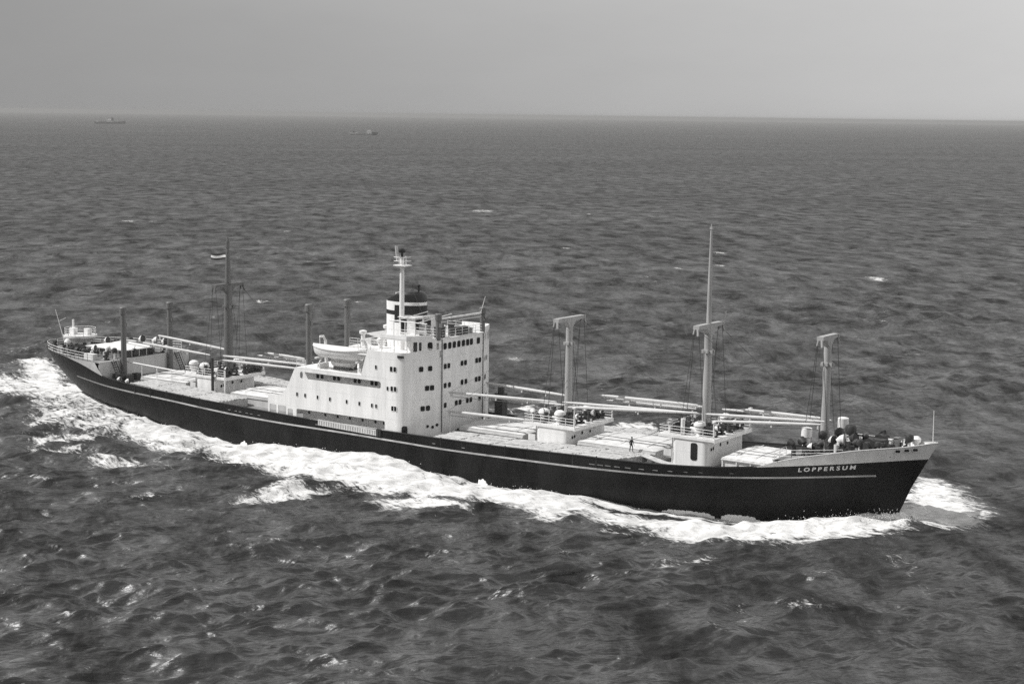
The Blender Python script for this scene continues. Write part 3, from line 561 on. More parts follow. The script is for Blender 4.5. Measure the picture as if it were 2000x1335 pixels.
for x, y, wx, wy, h, mt in ((133.6, 2.2, .9, .5, 1.1, m_white), (134.7, 2.0, .5, .8, 1.35, m_grey), (135.6, .6, 1.6, .6, .5, m_dark), (131.0, -3.6, 1.4, .7, .7, m_dark), (129.9, 2.9, 1.2, .9, .8, m_dark)):
    b = MB(); b.box((x, y, fd(x)+.08+h/2), (wx, wy, h)); b.box((x, y, fd(x)+.1+h), (wx+.12, wy+.12, .06)); b.build('deck_locker', mt, ship, smooth=False)
b = MB()
for i in range(9): t = i/8; b.tube([(132.0+t*3.0, -2.9+t*1.3, fd(132)+.35), (132.1+t*3.0, -2.8+t*1.3, fd(132)+.42)], .16, 6)
b.tube([(131.8, -2.7, 7.1), (135.2, -1.3, 7.3), (137, -.6, 7.3)], .15, 8); b.build('anchor_chain', m_dark, ship)
b = MB(); b.tube([(139.55, 0, 8.5), (139.5, 0, 12.2)], [.06, .035], 8); b.build('jackstaff', m_white, ship)
b = MB(); b.lathe([(.3, 0), (.5, .25), (.55, .6), (.3, .85)], (137.2, 1.2, 8.1), 14); b.tube([(137.2, 1.2, 7.0), (137.2, 1.2, 8.2)], .2, 8); b.build('bow_fairlead_roller', m_white, ship)
for x in (136.55, 137.35, 138.1):     # rope fairleads let into the bulwark
    z = 7.95-(138.1-x)*.12
    for s_ in (-1, 1):
        y = s_*(yh(x, z)+.0); yb = s_*yh(x+.3, z); ya = s_*yh(x-.3, z); b = MB(); d = Vector((.6, yb-ya, 0)); nn = Vector((-d.y, d.x, 0)).normalized()*(1 if s_ > 0 else -1)
        o_ = rrect(-.28, .28, -.15, .15, .13); ring = rrect(-.36, .36, -.22, .22, .2)
        b.plate(ring, [o_], Vector((x, y, z))+nn*.02, d, (0, 0, 1), .05, 0); b.plate(o_, [], Vector((x, y, z))+nn*.03, d, (0, 0, 1), .015, 1)
        b.build('bow_fairlead', [m_white2, m_black], ship, smooth=False)
# ------------------------------------------------------------------ poop
P = [(x, -(yh(x, 7.3)-.12), 7.1) for x in np.linspace(17.5, .6, 16)]; Q = [(x, -y, z) for x, y, z in P[::-1]]
railing('poop_railing', P+Q, ship, 1.15, 3, 1.3, .035, m_white, .045)
b = MB(); b.lathe([(1.5, 0), (1.5, 1.0), (2.3, 1.7), (2.5, 1.75), (2.5, 2.05), (2.3, 2.1)], (5.0, 0, 7.12), 28); TUB = b.build('docking_platform', m_white2, ship)
ring = [(5.0+2.35*math.cos(a), 2.35*math.sin(a), 9.2) for a in np.linspace(0, 2*math.pi, 13)]
railing('docking_platform_railing', ring, TUB, 1.0, 3, 2, .03, m_white)
b = MB(); b.box((4.2, -.6, 9.75), (.9, .8, 1.0)); b.tube([(3.7, -.2, 9.2), (3.7, -.2, 11.4)], .16, 8); b.box((6.0, .6, 9.7), (.8, .8, .9)); b.build('docking_telegraph', m_white, TUB)
b = MB(); b.tube([(1.7, 0, 7.1), (-.5, 0, 12.6)], [.07, .035], 8); b.tube([(.3, .0, 10.9), (1.2, .6, 11.4)], .03, 5); b.build('ensign_staff', m_white2, ship)
# after deckhouse with awning roof
b = MB(); b.bb(10.8, 17.2, -3.3, 3.6, 7.1, 8.1); DH = b.build('poop_deckhouse', m_grey, ship, smooth=False)
b = MB(); b.bb(10.2, 18.6, -3.6, 3.8, 8.22, 8.34); b.build('awning_roof', m_canvas, DH, smooth=False)
b = MB()
for x in np.linspace(10.4, 18.4, 7):
    for y in (-3.5, 3.7): b.tube([(x, y, 7.1), (x, y, 8.24)], .05, 6)
for y in np.linspace(-3.5, 3.7, 6): b.tube([(18.4, y, 7.1), (18.4, y, 8.24)], .05, 6)
b.build('awning_posts', m_white2, DH)
for x, y, rz in ((8.6, -3.6, 0), (12.8, -5.4, .2), (8.6, 3.6, 0)): place('winch', WINCH, x, y, 7.12, rz, 1.0)
for x, y, rz, s in ((6.6, -4.2, 2, 1.1), (14.2, -5.9, .3, 1.1), (16.5, -5.4, 1, 1.2), (9.6, .8, 0, 1.2), (13.0, 4.6, 0, 1.3), (17.6, 4.9, 0, 1.3), (15.2, 5.1, .6, 1.2)): place('cowl_ventilator', COWL, x, y, 7.12, rz, s)
for x, y, s in ((11.0, 4.6, 1.0), (18.2, -5.2, 1.0), (9.2, -5.4, .9)): place('mushroom_ventilator', MUSH, x, y, 7.12, 0, s)
b = MB()
for i, (x, y, l_, r) in enumerate(((9.6, -5.0, 1.9, .5), (11.8, -4.9, 1.6, .45), (6.8, -2.9, 1.4, .5))):
    b = MB(); b.tube([(x-l_/2, y, 7.7), (x+l_/2, y, 7.75)], r, 10); b.tube([(x-l_/2, y, 7.7), (x-l_/2+.08, y, 7.7)], r*1.35, 12); b.tube([(x+l_/2, y, 7.7), (x+l_/2-.08, y, 7.7)], r*1.35, 12); b.build('hawser_reel', m_dark, ship)
for k_, (x, y) in enumerate(((3.0, -3.2), (7.4, -5.2), (8.0, -1.8), (10.2, -6.3), (13.6, -4.6), (15.6, -4.4), (17.8, -6.4), (18.4, -1.6), (18.3, 1.9), (18.3, 4.2), (9.8, 5.4), (12.2, 5.8))): place('winch_control_stand', STAND, x, y, 7.12, k_*1.1, 1.15)
for k_, (x, y) in enumerate(((126.0, -2.0), (127.0, 1.0), (128.6, -5.3), (129.8, -4.9), (131.9, -3.7), (134.4, -1.2), (135.6, -1.6), (136.2, 1.2), (132.6, 2.9))): place('winch_control_stand', STAND, x, y, fd(x)+.08, k_*.9, 1.1)
b = MB(); b.bb(14.4, 16.3, -7.6, -6.7, 7.12, 7.95); b.build('rope_locker', m_white2, ship, smooth=False)
# ladder from the poop to the main deck
for s_ in (-1, 1):
    b = MB()
    for y in (-.4, .4): b.tube([(19.1, s_*6.2+y, 7.1), (20.7, s_*6.2+y, 4.1)], .06, 6); b.tube([(19.1, s_*6.2+y, 8.0), (20.7, s_*6.2+y, 5.0)], .03, 6)
    for i in range(9): t = (i+.5)/9; b.box((19.1+1.6*t, s_*6.2, 7.1-3.0*t), (.25, .8, .04))
    b.build('poop_ladder', m_dark, ship, smooth=False)
# catwalk rail between poop and after mast house
b = MB(); b.tube([(19.1, -4.0, 6.85), (31.2, -4.0, 6.35)], .1, 8)
for x in (22.5, 25.6, 28.6): b.tube([(x, -4.0, 5.0), (x, -4.0, 6.85-(x-19.1)*.041)], .06, 6)
b.build('handrail_pipe', m_white, ship)
b = MB()
for x, y, h in ((20.3, -6.6, 1.2), (21.0, -5.2, 1.0), (20.4, -3.0, .9)): b.box((x, y, zd(20)+h/2), (1.1, 1.0, h))
b.tube([(20.6, -7.2, 4.9), (20.6, -4.4, 4.9)], .35, 10); b.build('mooring_gear', m_dark, ship)
for x, y, rz, sc in ((22.0, -8.2, .4, .8), (23.4, -8.0, 1, .75)): place('cowl_ventilator', COWL, x, y, zd(x), rz, sc)
# winches and gear at the fore side of the bridge and on the boat deck after end
for x, y in ((78.6, -2.2), (78.6, 2.2), (78.4, 5.6)): place('winch', WINCH, x, y, zd(x), 0)
for x, y in ((55.0, -2.0), (55.0, 2.0)): place('winch', WINCH, x, y, zd(x), math.pi)
b = MB(); b.bb(53.2, 55.4, -3.4, 3.4, 2.6, 8.3); b.build('after_winch_house', m_lgrey, ship, smooth=False)
b = MB(); b.lathe([(.9, 0), (.9, .9), (.75, 1.05), (.2, 1.1)], (52.6, 4.6, 3.0), 18); b.build('store_tank', m_grey, ship)
b = MB(); b.box((78.9, 5.8, 5.3), (1.2, 1.2, 3.6)); b.tube([(78.9, 5.8, 7), (78.9, 5.8, 7.9)], .45, 10); b.build('derrick_winch_stand', m_dark, ship)
# ------------------------------------------------------------------ lifeboats and davits
def boat_mesh(b, L, B, D, m=0, cover=None):
    n, k = 20, 9; V = []
    for i in range(n+1):
        t = i/n*2-1; w_ = (1-abs(t)**2.6)**.7*B/2+.02; zr_ = D*(.86+.14*t*t*1.4); zk = D*.25*abs(t)**5
        for j in range(k+1):
            a = math.pi*j/k; V.append((t*L/2*(1-.06*(math.sin(a)**2)), -w_*math.copysign(abs(math.cos(a))**.75, math.cos(a)), zr_-(zr_-zk)*math.sin(a)**.8))
    F = [(i*(k+1)+j, (i+1)*(k+1)+j, (i+1)*(k+1)+j+1, i*(k+1)+j+1) for i in range(n) for j in range(k)]; b.add(V, F, m)
    return V
def cover_mesh(b, L, B, D, h, m=0):
    n, k = 20, 8; V = []
    for i in range(n+1):
        t = i/n*2-1; w_ = (1-abs(t)**2.6)**.7*B/2+.06; zr_ = D*(.86+.14*t*t*1.4)
        for j in range(k+1): q = j/k*2-1; V.append((t*(L/2+.03), q*w_, zr_+.02+h*(1-abs(q)**1.6)*(1-.7*t*t)-(.1 if abs(q) == 1 else 0)))
    F = [(i*(k+1)+j, (i+1)*(k+1)+j, (i+1)*(k+1)+j+1, i*(k+1)+j+1) for i in range(n) for j in range(k)]; b.add(V, F, m)
def lifeboat(label, x, y, z, L, B, D, name='lifeboat', cat='lifeboat', group=None):
    t = thing(name, label, cat, (x, y, z), group, local=True)
    b = MB(); boat_mesh(b, L, B, D); b.build('boat_hull', m_boat, t)
    b = MB(); cover_mesh(b, L, B, D, .35); b.build('canvas_cover', m_canvas, t)
    b = MB()
    for s_ in (-1, 1): b.tube([(u*L/2, s_*((1-abs(u)**2.6)**.7*B/2+.05), D*(.8+.14*u*u*1.4)) for u in np.linspace(-.97, .97, 16)], .05, 6)
    b.build('rubbing_strake', m_lgrey, t)
    b = MB(); b.box((0, 0, .02), (L*.8, .1, .16)); b.build('keel', m_boat, t, smooth=False); return t
lifeboat('white lifeboat slung on davits over the near side of the boat deck', 63.4, -8.25, 11.75, 8.9, 2.7, 1.45)
lifeboat('white lifeboat on the far side of the boat deck, behind the funnel', 63.4, 8.25, 11.75, 8.9, 2.7, 1.45)
lifeboat('small white dinghy stowed on the boat deck below the lifeboat', 62.9, -6.9, 10.45, 4.2, 1.7, .85, 'dinghy', 'dinghy')
for s_ in (-1, 1):
    for x in (60.0, 66.8):
        b = MB()
        b.box((x, s_*7.6, 10.5), (.5, 1.8, .7)); b.tube([(x, s_*6.9, 10.7), (x, s_*7.0, 12.0), (x, s_*7.1, 13.7), (x, s_*7.5, 14.3), (x, s_*8.2, 14.35)], [.2, .2, .19, .17, .14], 8)
        b.tube([(x, s_*8.2, 14.3), (x, s_*8.2, 13.3)], .05, 6); b.tube([(x, s_*8.6, 10.6), (x, s_*7.2, 12.2)], .09, 6); b.box((x, s_*8.25, 11.62), (.35, 1.6, .2)); b.build('boat_davit', m_white2, ship)
    b = MB(); b.box((62.9, s_*6.9, 10.32), (2.6, 1.0, .3)); b.build('boat_chock', m_grey, ship, smooth=False)
# ------------------------------------------------------------------ deck cargo of sawn timber
def timber(label, x0, x1, s_, slant, up0=.12):
    t = thing('timber_stack', label, 'timber stack', ((x0+x1)/2, s_*7, zd((x0+x1)/2)), 'sawn timber stowed on the side decks')
    b = MB(); V = []; F = []; n = 30
    yi = 4.45
    for i in range(n+1):
        u = i/n
        for yy in (0, 1):
            xo = x0+(x1-x0)*u+(0 if yy else slant*u); y = s_*(yi if not yy else yh(xo, zt(xo))-.3); V += [(xo, y, zd(xo)), (xo, y, zt(xo)+up0-.06)]
        if i: a = 4*i; F += [(a-4, a, a+1, a-3), (a-2, a-1, a+3, a+2), (a-3, a+1, a+3, a-1)]
    F += [(0, 1, 3, 2), (4*n, 4*n+2, 4*n+3, 4*n+1)]; b.add(V, F); b.build('timber_bulk', m_timber, t, smooth=False)
    b = MB(); x = x0
    while x < x1-.5:
        ln = random.uniform(3.6, 5.0); ln = min(ln, x1-x); xm = x+ln/2; yo = yh(xm, zt(xm))-.12; y = yi+.05
        while y < yo-.05:
            wd = random.uniform(.18, .27); l2 = ln*random.uniform(.93, 1.0); ex = slant*((xm-x0)/(x1-x0))*(1-(y-yi)/(yo-yi))
            if random.random() > .04: b.box((xm+random.uniform(-.15, .15)+ex, s_*(y+wd/2), zt(xm)+up0-.02+random.uniform(-.05, .07)), (l2, wd*.95, .09), rz=random.uniform(-.012, .012), ry=-(zt(xm+1)-zt(xm-1))/2)
            y += wd+.012
        x += ln
    b.build('boards', m_timber, t, smooth=False, kind='stuff')
    b = MB()
    for i in range(int((x1-x0)/3.2)):
        xo = x0+1.2+i*3.2; b.tube([(xo, s_*(yh(xo, zt(xo))-.06), zd(xo)), (xo, s_*(yh(xo, zt(xo))-.06), zt(xo)+.2)], .07, 6)
    b.build('stanchions', m_dark, t)
timber('pale sawn timber on the near side deck between the bridge and the foremast', 79.4, 105.6, -1, 2.0)
timber('pale sawn timber on the near side deck beside the after mast house', 25.5, 43.2, -1, 0.5)
timber('pale sawn timber on the far side deck between bridge and foremast', 79.4, 105.6, 1, 2.0)
timber('pale sawn timber on the far side deck beside the after mast house', 25.5, 43.2, 1, 0.5)
# sloping plank walk off the end of the timber
g = thing('gangplank', 'pale sloping gangplank leading down from the forward end of the timber', 'gangplank', (107.6, -6, 4.2))
b = MB(); a, c = Vector((107.5, -6.1, 4.35)), Vector((113.4, -8.2, 4.15)); mid = Vector((110.4, -7.2, 4.12))
for o_ in (-.36, 0, .36):
    dv = Vector((-.33, -.94, 0))*o_; V = []; F = []
    for i, p in enumerate((a, mid, c)):
        q = p+dv; wv = Vector((-.33, -.94, 0))*.16; V += [q-wv, q+wv, q+wv-Vector((0, 0, .09)), q-wv-Vector((0, 0, .09))]
        if i: F += [(4*i-4+k, 4*i+k, 4*i+(k+1) % 4, 4*i-4+(k+1) % 4) for k in range(4)]
    F += [(0, 1, 2, 3), (8, 9, 10, 11)]; b.add(V, F)
b.build('plank', m_timber, g, smooth=False)
b = MB()
for p in (a, mid, c): b.box(p-Vector((0, 0, .45)), (.2, .8, .7))
b.build('trestle', m_dark, g, smooth=False)
# ------------------------------------------------------------------ ensign on the after mast
fl = thing('flag', 'small flag of dark, white and dark stripes flying from the after mast', 'flag', (35.5, 0, 22.7), local=True)
Dv = Vector((-.93, -.1, 0)); FV = lambda u, v: (Dv.x*u*2.7+.0, Dv.y*u*2.7+.16*math.sin(u*5.5), .55-v*.95-.12*u+.08*math.sin(u*6+1))
for k, (nm, mt) in enumerate((('upper_stripe', m_fdark), ('middle_stripe', m_fwhite), ('lower_stripe', m_fdark))):
    b = MB(); V = []; F = []; n = 14
    for i in range(n+1):
        for v in (k/3, (k+1)/3):
            p = Vector(FV(i/n, v)); V += [p+Vector((0, .012, 0)), p-Vector((0, .012, 0))]
        if i: a0 = 4*i; F += [(a0-4, a0, a0+2, a0-2), (a0-3, a0-1, a0+3, a0+1), (a0-4, a0-3, a0+1, a0), (a0-2, a0+2, a0+3, a0-1)]
    b.add(V, F); b.build(nm, mt, fl)
# ------------------------------------------------------------------ seaman on the timber
def person(label, loc, rz):
    J = {'pel': (0, 0, .92, .125), 'waist': (0, 0, 1.06, .125), 'chest': (.03, 0, 1.3, .15), 'neck': (.05, 0, 1.46, .055), 'head0': (.075, 0, 1.55, .075), 'head1': (.085, 0, 1.64, .095), 'crown': (.08, 0, 1.73, .06), 'nose': (.185, 0, 1.625, .02)}
    E_ = [('pel', 'waist'), ('waist', 'chest'), ('chest', 'neck'), ('neck', 'head0'), ('head0', 'head1'), ('head1', 'crown'), ('head1', 'nose')]
    for s_, n in ((1, 'l'), (-1, 'r')):
        f = .12 if s_ > 0 else -.1
        J.update({'hip'+n: (0, s_*.095, .86, .09), 'kn'+n: (.03+f, s_*.11, .48, .062), 'an'+n: (-.02+f*1.3, s_*.11, .09, .045), 'toe'+n: (.15+f*1.3, s_*.13, .04, .038),
                  'sh'+n: (.03, s_*.19, 1.4, .062), 'el'+n: (-.03+f*.5, s_*.26, 1.12, .045), 'wr'+n: (.12+f*.5, s_*.24, .9, .03), 'pm'+n: (.17+f*.5, s_*.235, .83, .034)})
        E_ += [('pel', 'hip'+n), ('hip'+n, 'kn'+n), ('kn'+n, 'an'+n), ('an'+n, 'toe'+n), ('chest', 'sh'+n), ('sh'+n, 'el'+n), ('el'+n, 'wr'+n), ('wr'+n, 'pm'+n)]
        for k in range(4):
            bx = .18+f*.5; J['f%d%s' % (k, n)] = (bx+.03+.008*k, s_*(.255-.016*k), .76, .009); J['g%d%s' % (k, n)] = (bx+.02+.01*k, s_*(.25-.016*k), .72+.006*abs(k-1), .008)
            E_ += [('pm'+n, 'f%d%s' % (k, n)), ('f%d%s' % (k, n), 'g%d%s' % (k, n))]
        J['t'+n] = (.22+f*.5, s_*.2, .81, .01); E_.append(('pm'+n, 't'+n))
    K = list(J); me = bpy.data.meshes.new('person'); me.from_pydata([J[k][:3] for k in K], [(K.index(a), K.index(c)) for a, c in E_], [])
    t = thing('person', label, 'person', loc, rz=rz, local=True)
    o = bpy.data.objects.new('body', me); COL.objects.link(o)
    md = o.modifiers.new('s', 'SKIN'); sub = o.modifiers.new('u', 'SUBSURF'); sub.levels = 1; sub.render_levels = 1
    for i, k in enumerate(K): me.skin_vertices[0].data[i].radius = (J[k][3],)*2; me.skin_vertices[0].data[i].use_root = (k == 'pel')
    dg = bpy.context.evaluated_depsgraph_get(); dg.update(); m2 = bpy.data.meshes.new_from_object(o.evaluated_get(dg)); bpy.data.objects.remove(o)
    for m_ in (m_cloth, m_cloth2, m_skin): m2.materials.append(m_)
    for p in m2.polygons:
        c = p.center; p.material_index = 2 if (c.z > 1.5 or (c.z < .9 and abs(c.y) > .18)) else (1 if c.z < .98 else 0); p.use_smooth = True
    bo_ = link('body', m2, t)
    b = MB(); b.lathe([(.105, 0), (.115, .04), (.1, .1), (.05, .14)], (.075, 0, 1.68), 12); b.build('cap', m_cloth, t)
person('person in dark clothing standing on the timber beside the forward hatch', (105.0, -4.95, zt(105)+.2), -.4)
# ------------------------------------------------------------------ ships far off
def far_ship(label, loc, rz, L, B, D, house, mt_bow, masts, fun):
    t = thing('distant_ship', label, 'ship', loc, rz=rz, local=True)
    b = MB(); V = []; n, k = 24, 5
    for i in range(n+1):
        u = i/n*2-1; w_ = B/2*(1-abs(u)**3.2)**.8+.1; top = D*(1+.55*max(0, u)**4*1.2+.35*max(0, -u)**4)
        for j in range(k+1): z = -1.5+(top+1.5)*j/k; V.append((u*L/2*(1-.05*(1-j/k)), -w_*(.8+.2*j/k), z))
        for j in range(k, -1, -1): z = -1.5+(top+1.5)*j/k; V.append((u*L/2*(1-.05*(1-j/k)), w_*(.8+.2*j/k), z))
    q = 2*k+2; F = [(i*q+j, (i+1)*q+j, (i+1)*q+j+1, i*q+j+1) for i in range(n) for j in range(q-1)]; b.add(V, F)
    b.build('hull', mt_bow, t)
    b = MB()
    for i, (x0, x1, w_, z0, z1) in enumerate(house): b.bb(x0*L, x1*L, -w_*B/2, w_*B/2, z0, z1)
    b.build('superstructure', m_farw, t, smooth=False)
    if mt_bow is m_farg:
        b = MB(); b.tube([(.3*L, 0, D*.5), (.44*L, 0, D*.9), (.5*L, 0, D*1.5)], [B*.47, B*.42, B*.12], 12); b.build('dark_bow', m_far, t)
    for x, h, r in masts: b = MB(); b.tube([(x*L, 0, D*.8), (x*L, 0, h)], [r, r*.5], 8); b.box((x*L, 0, h*.75), (r*2, B*.35, r*2)); b.build('mast', m_grey, t)
    if fun: x, z0, z1, r = fun; b = MB(); b.lathe([(r, 0), (r*.9, z1-z0)], (x*L, 0, z0), 16, 0, 1.3, 1); b.build('funnel', m_black, t)
rzv = math.atan2(rt.y, rt.x)
far_ship('faint dark cargo ship on the hazy horizon at the far left', (-3940, 3584, SEA), rzv+.1, 100, 16, 6.5, [(-.1, .06, .9, 6, 13), (-.05, .04, .7, 13, 16), (-.44, -.36, .8, 6, 10)], m_far, [(.28, 26, .7), (-.27, 26, .7), (.02, 24, .4)], (.08, 10, 20, 3))
far_ship('small coaster with white wheelhouse and dark bow, far off beyond the funnel', (-2010, 2505, SEA), rzv+.1, 58, 9.5, 3.2, [(.12, .28, .9, 3, 8), (.15, .25, .7, 8, 10.5), (-.48, -.2, .9, 2.5, 4.4)], m_farg, [(-.38, 8, .5), (.2, 16, .25)], (-.33, 4, 7.5, 1.6))
# foam: outlines of the broken water round the ship, in metres (strength, outline)
FOAM=[
 (1.00,[(143.4, 6.9), (143.1, 1.9), (141.5, -0.5), (139.0, -0.7), (137.7, -3.4), (135.7, -6.9), (131.8, -11.3), (128.1, -15.8), (125.1, -19.2), (122.1, -21.4), (119.4, -20.8), (117.2, -18.6), (112.7, -18.0), (106.8, -16.9), (104.7, -16.9), (104.8, -19.0), (105.0, -21.0), (103.2, -21.2), (100.2, -18.9), (97.0, -17.8), (93.2, -17.4), (89.9, -18.9), (84.8, -20.9), (80.9, -21.9), (74.8, -22.4), (72.0, -22.4), (66.0, -22.7), (61.6, -22.0), (56.3, -21.0), (52.5, -19.8), (48.9, -18.0), (44.4, -16.3), (35.0, -18.4), (31.7, -17.2), (27.0, -14.2), (21.4, -6.8), (28.7, -7.8), (39.8, -8.9), (47.9, -10.4), (50.9, -6.6), (58.6, -5.1), (65.1, -3.5), (71.5, -4.0), (82.6, -10.1), (87.3, -10.1), (91.5, -9.7), (97.9, -7.3), (108.6, -11.7), (118.4, -8.8), (123.4, -6.2), (129.0, 1.9), (132.4, 9.4), (130.2, 16.1), (127.9, 26.1), (131.0, 25.9), (136.8, 19.5), (141.9, 11.9)]),
 (0.78,[(-8.5, 1.5), (-12.3, 12.0), (11.0, -1.2), (31.6, -7.5), (40.3, -9.4), (47.1, -13.3), (48.9, -18.0), (42.3, -17.1), (32.3, -15.8), (29.6, -18.0), (24.6, -18.1), (17.6, -20.2)]),
 (1.00,[(-36.6, 22.6), (-29.2, 24.6), (-1.7, 3.9), (0.9, -0.4), (-5.8, -2.7)]),
 (0.90,[(20.0, -22.2), (24.9, -18.3), (28.7, -17.2), (32.1, -20.7), (28.7, -24.3), (28.3, -29.1)]),
 (0.90,[(33.1, -16.6), (37.6, -15.3), (43.9, -15.8), (48.9, -18.0), (49.4, -21.0), (45.8, -22.2), (40.2, -20.5)]),
 (0.85,[(28.3, -29.1), (32.9, -24.5), (36.1, -26.4), (33.1, -33.1)]),
 (0.90,[(40.8, -31.1), (40.9, -28.1), (45.6, -27.3), (50.4, -25.6), (52.9, -28.7), (47.9, -30.3), (44.5, -32.2)]),
 (0.90,[(59.3, -40.4), (60.9, -38.4), (63.0, -39.5), (62.8, -41.0), (61.2, -42.0)]),
 (0.95,[(70.6, -35.6), (70.8, -31.8), (69.3, -28.5), (70.2, -26.0), (74.3, -25.6), (75.5, -22.9), (76.8, -26.1), (77.2, -29.8), (75.0, -31.5), (73.5, -34.7)]),
 (0.95,[(83.3, -27.7), (82.8, -24.2), (85.3, -21.6), (90.7, -20.0), (93.9, -21.4), (95.3, -23.5), (91.2, -25.5), (87.0, -27.5)]),
 (0.80,[(110.1, -21.2), (111.7, -20.6), (114.2, -21.4), (114.8, -22.7), (113.1, -22.9)]),
 (0.80,[(114.5, -18.9), (115.5, -18.7), (116.1, -20.0), (115.2, -20.1)]),
 (0.80,[(125.0, -26.2), (126.1, -23.9), (126.7, -24.7), (126.3, -27.0), (124.9, -27.6)]),
 (0.75,[(135.3, -38.7), (136.2, -37.5), (138.3, -38.8), (138.4, -39.9), (136.5, -40.1)]),
 (0.80,[(139.0, -35.4), (139.9, -33.5), (141.4, -34.0), (141.1, -36.0), (139.8, -36.4)]),
 (0.70,[(141.0, -13.0), (142.1, -12.9), (144.6, -16.4), (144.5, -18.4), (142.7, -15.4), (141.0, -16.8)]),
 (0.70,[(147.4, -23.5), (147.9, -23.1), (149.6, -26.5), (149.0, -27.0)]),
 (0.70,[(136.3, -24.6), (137.8, -20.7), (138.3, -23.1), (137.0, -25.0)]),
 (0.55,[(122.9, -28.1), (125.7, -26.9), (124.3, -30.7)]),
 (0.95,[(80.8, 28.7), (80.3, 36.6), (81.0, 38.2), (86.6, 34.4), (89.9, 30.0), (84.3, 25.6)]),
 (0.90,[(59.1, 31.8), (61.3, 39.4), (65.1, 36.6), (64.5, 29.4)]),
]
CAPS=[
 (-251.6,464.1,6.6,12.4),
 (-67.7,117.9,2.4,2.7),
 (-306.9,298.1,3.6,6.4),
 (-33.6,280.6,2.2,4.5),
 (-55.7,322.3,2.6,5.3),
 (-302.4,307.5,2.0,4.9),
 (-43.6,200.1,2.1,2.8),
 (-30.7,233.0,1.4,3.0),
 (-37.7,262.9,1.7,3.4),
 (-204.5,479.6,1.4,6.0),
 (-149.7,203.8,1.5,2.7),
 (-147.6,148.7,2.1,3.1),
 (-103.0,303.3,2.1,4.4),
 (20.0,271.1,3.0,4.7),
 (31.3,79.0,1.9,1.6),
 (85.2,132.6,2.0,1.8),
 (-223.0,298.6,1.9,4.1),
 (-50.0,131.9,1.4,1.6),
]
# ------------------------------------------------------------------ sea
CX, CY = 200.0, -170.0
view_az = math.atan2(fw.y, fw.x)
th = [view_az-.42+i*(.84/980) for i in range(981)]
rest = np.linspace(view_az+.42, view_az-.42+2*math.pi, 60)[1:-1]
TH = np.array(th+list(rest)); NT = len(TH)
R_ = [0., 20., 45., 70., 85.]; r = 95.
while r < 21000:
    R_.append(r); r += max(.25, min(r*r/74700*.72, r*.06))
R_ = np.array(R_); NR = len(R_); DR = np.gradient(R_)
RR, TT = np.meshgrid(R_, TH, indexing='ij')
X = (CX+RR*np.cos(TT)).ravel(); Y = (CY+RR*np.sin(TT)).ravel()
cell = np.maximum(np.broadcast_to(DR[:, None], RR.shape), RR*.84/980).ravel()
cell[(np.arange(NR*NT) % NT) > 980] = 60.
Z = np.zeros_like(X); DX = np.zeros_like(X); DY = np.zeros_like(X)
NW = 190
lam = 1.2*(26/1.2)**((np.arange(NW)+RNG.random(NW))/NW)
wdir = view_az+.3+RNG.normal(0, .6, NW)
amp = .0084*lam*np.exp(-(lam/12.)**2*.7)*RNG.uniform(.5, 1.4, NW)
ph = RNG.uniform(0, 2*math.pi, NW)
near = cell < 34
idx = np.nonzero(near)[0]; xi, yi, ci = X[idx], Y[idx], cell[idx]
zi = np.zeros_like(xi); dxi = np.zeros_like(xi); dyi = np.zeros_like(xi)
for l_, a, d, p in zip(lam, amp, wdir, ph):
    k = 2*math.pi/l_; q = np.clip((l_/ci-2.0)/1.5, 0, 1)
    if not q.any(): continue
    s = np.nonzero(q)[0]; f = k*(xi[s]*math.cos(d)+yi[s]*math.sin(d))+p; aq = a*q[s]
    zi[s] += aq*np.cos(f); sn = np.sin(f)*aq*.6; dxi[s] -= sn*math.cos(d); dyi[s] -= sn*math.sin(d)
# groups: the sea is not equally rough everywhere
gm = .8+.3*np.sin(xi*.021+yi*.013+1)*np.sin(yi*.017-xi*.008+2.2)+.2*np.sin(xi*.05-yi*.043)
zi *= gm; dxi *= gm; dyi *= gm
# ---- the ship's own wave system and broken water
ns = (xi > -150) & (xi < 190) & (yi > -75) & (yi < 90); J = np.nonzero(ns)[0]
px, py = xi[J], yi[J]
def poly_sd(P):
    P = np.array(P); inside = np.zeros(len(px), bool); dm = np.full(len(px), 1e9)
    b_ = (px > P[:, 0].min()-5) & (px < P[:, 0].max()+5) & (py > P[:, 1].min()-5) & (py < P[:, 1].max()+5); s = np.nonzero(b_)[0]
    ax, ay = px[s], py[s]; ins = np.zeros(len(s), bool); d2 = np.full(len(s), 1e9)
    for (x0, y0), (x1, y1) in zip(P, np.roll(P, -1, 0)):
        c = ((y0 > ay) != (y1 > ay)) & (ax < (x1-x0)*(ay-y0)/(y1-y0+1e-9)+x0); ins ^= c
        ex, ey = x1-x0, y1-y0; t = np.clip(((ax-x0)*ex+(ay-y0)*ey)/(ex*ex+ey*ey+1e-9), 0, 1); d2 = np.minimum(d2, (ax-x0-t*ex)**2+(ay-y0-t*ey)**2)
    inside[s] = ins; dm[s] = np.sqrt(d2); return np.where(inside, dm, -dm)
foam = np.zeros(len(px))
for a, P in FOAM:
    soft = 2.6 if a > .97 else 1.6
    a = a if a > .97 else a*.86; foam = np.maximum(foam, a*np.clip(.5+poly_sd(P)/(2*soft), 0, 1))
hx = np.linspace(0, 140, 281); hy = np.array([yh(min(x, 135.9), -.3) if x > 5.5 else 0 for x in hx])
HB = np.interp(px, hx, hy, left=0, right=0)
ds = -py-HB; dp = py-HB; inx = (px > 6) & (px < 137)
foam = np.maximum(foam, np.where(inx & (ds > -3), .97*np.clip(1.6-np.abs(ds)/1.6, 0, 1), 0))
wp = 2.5+6*np.exp(-((px-95)/30.)**2)+3*np.exp(-((px-20)/20.)**2)
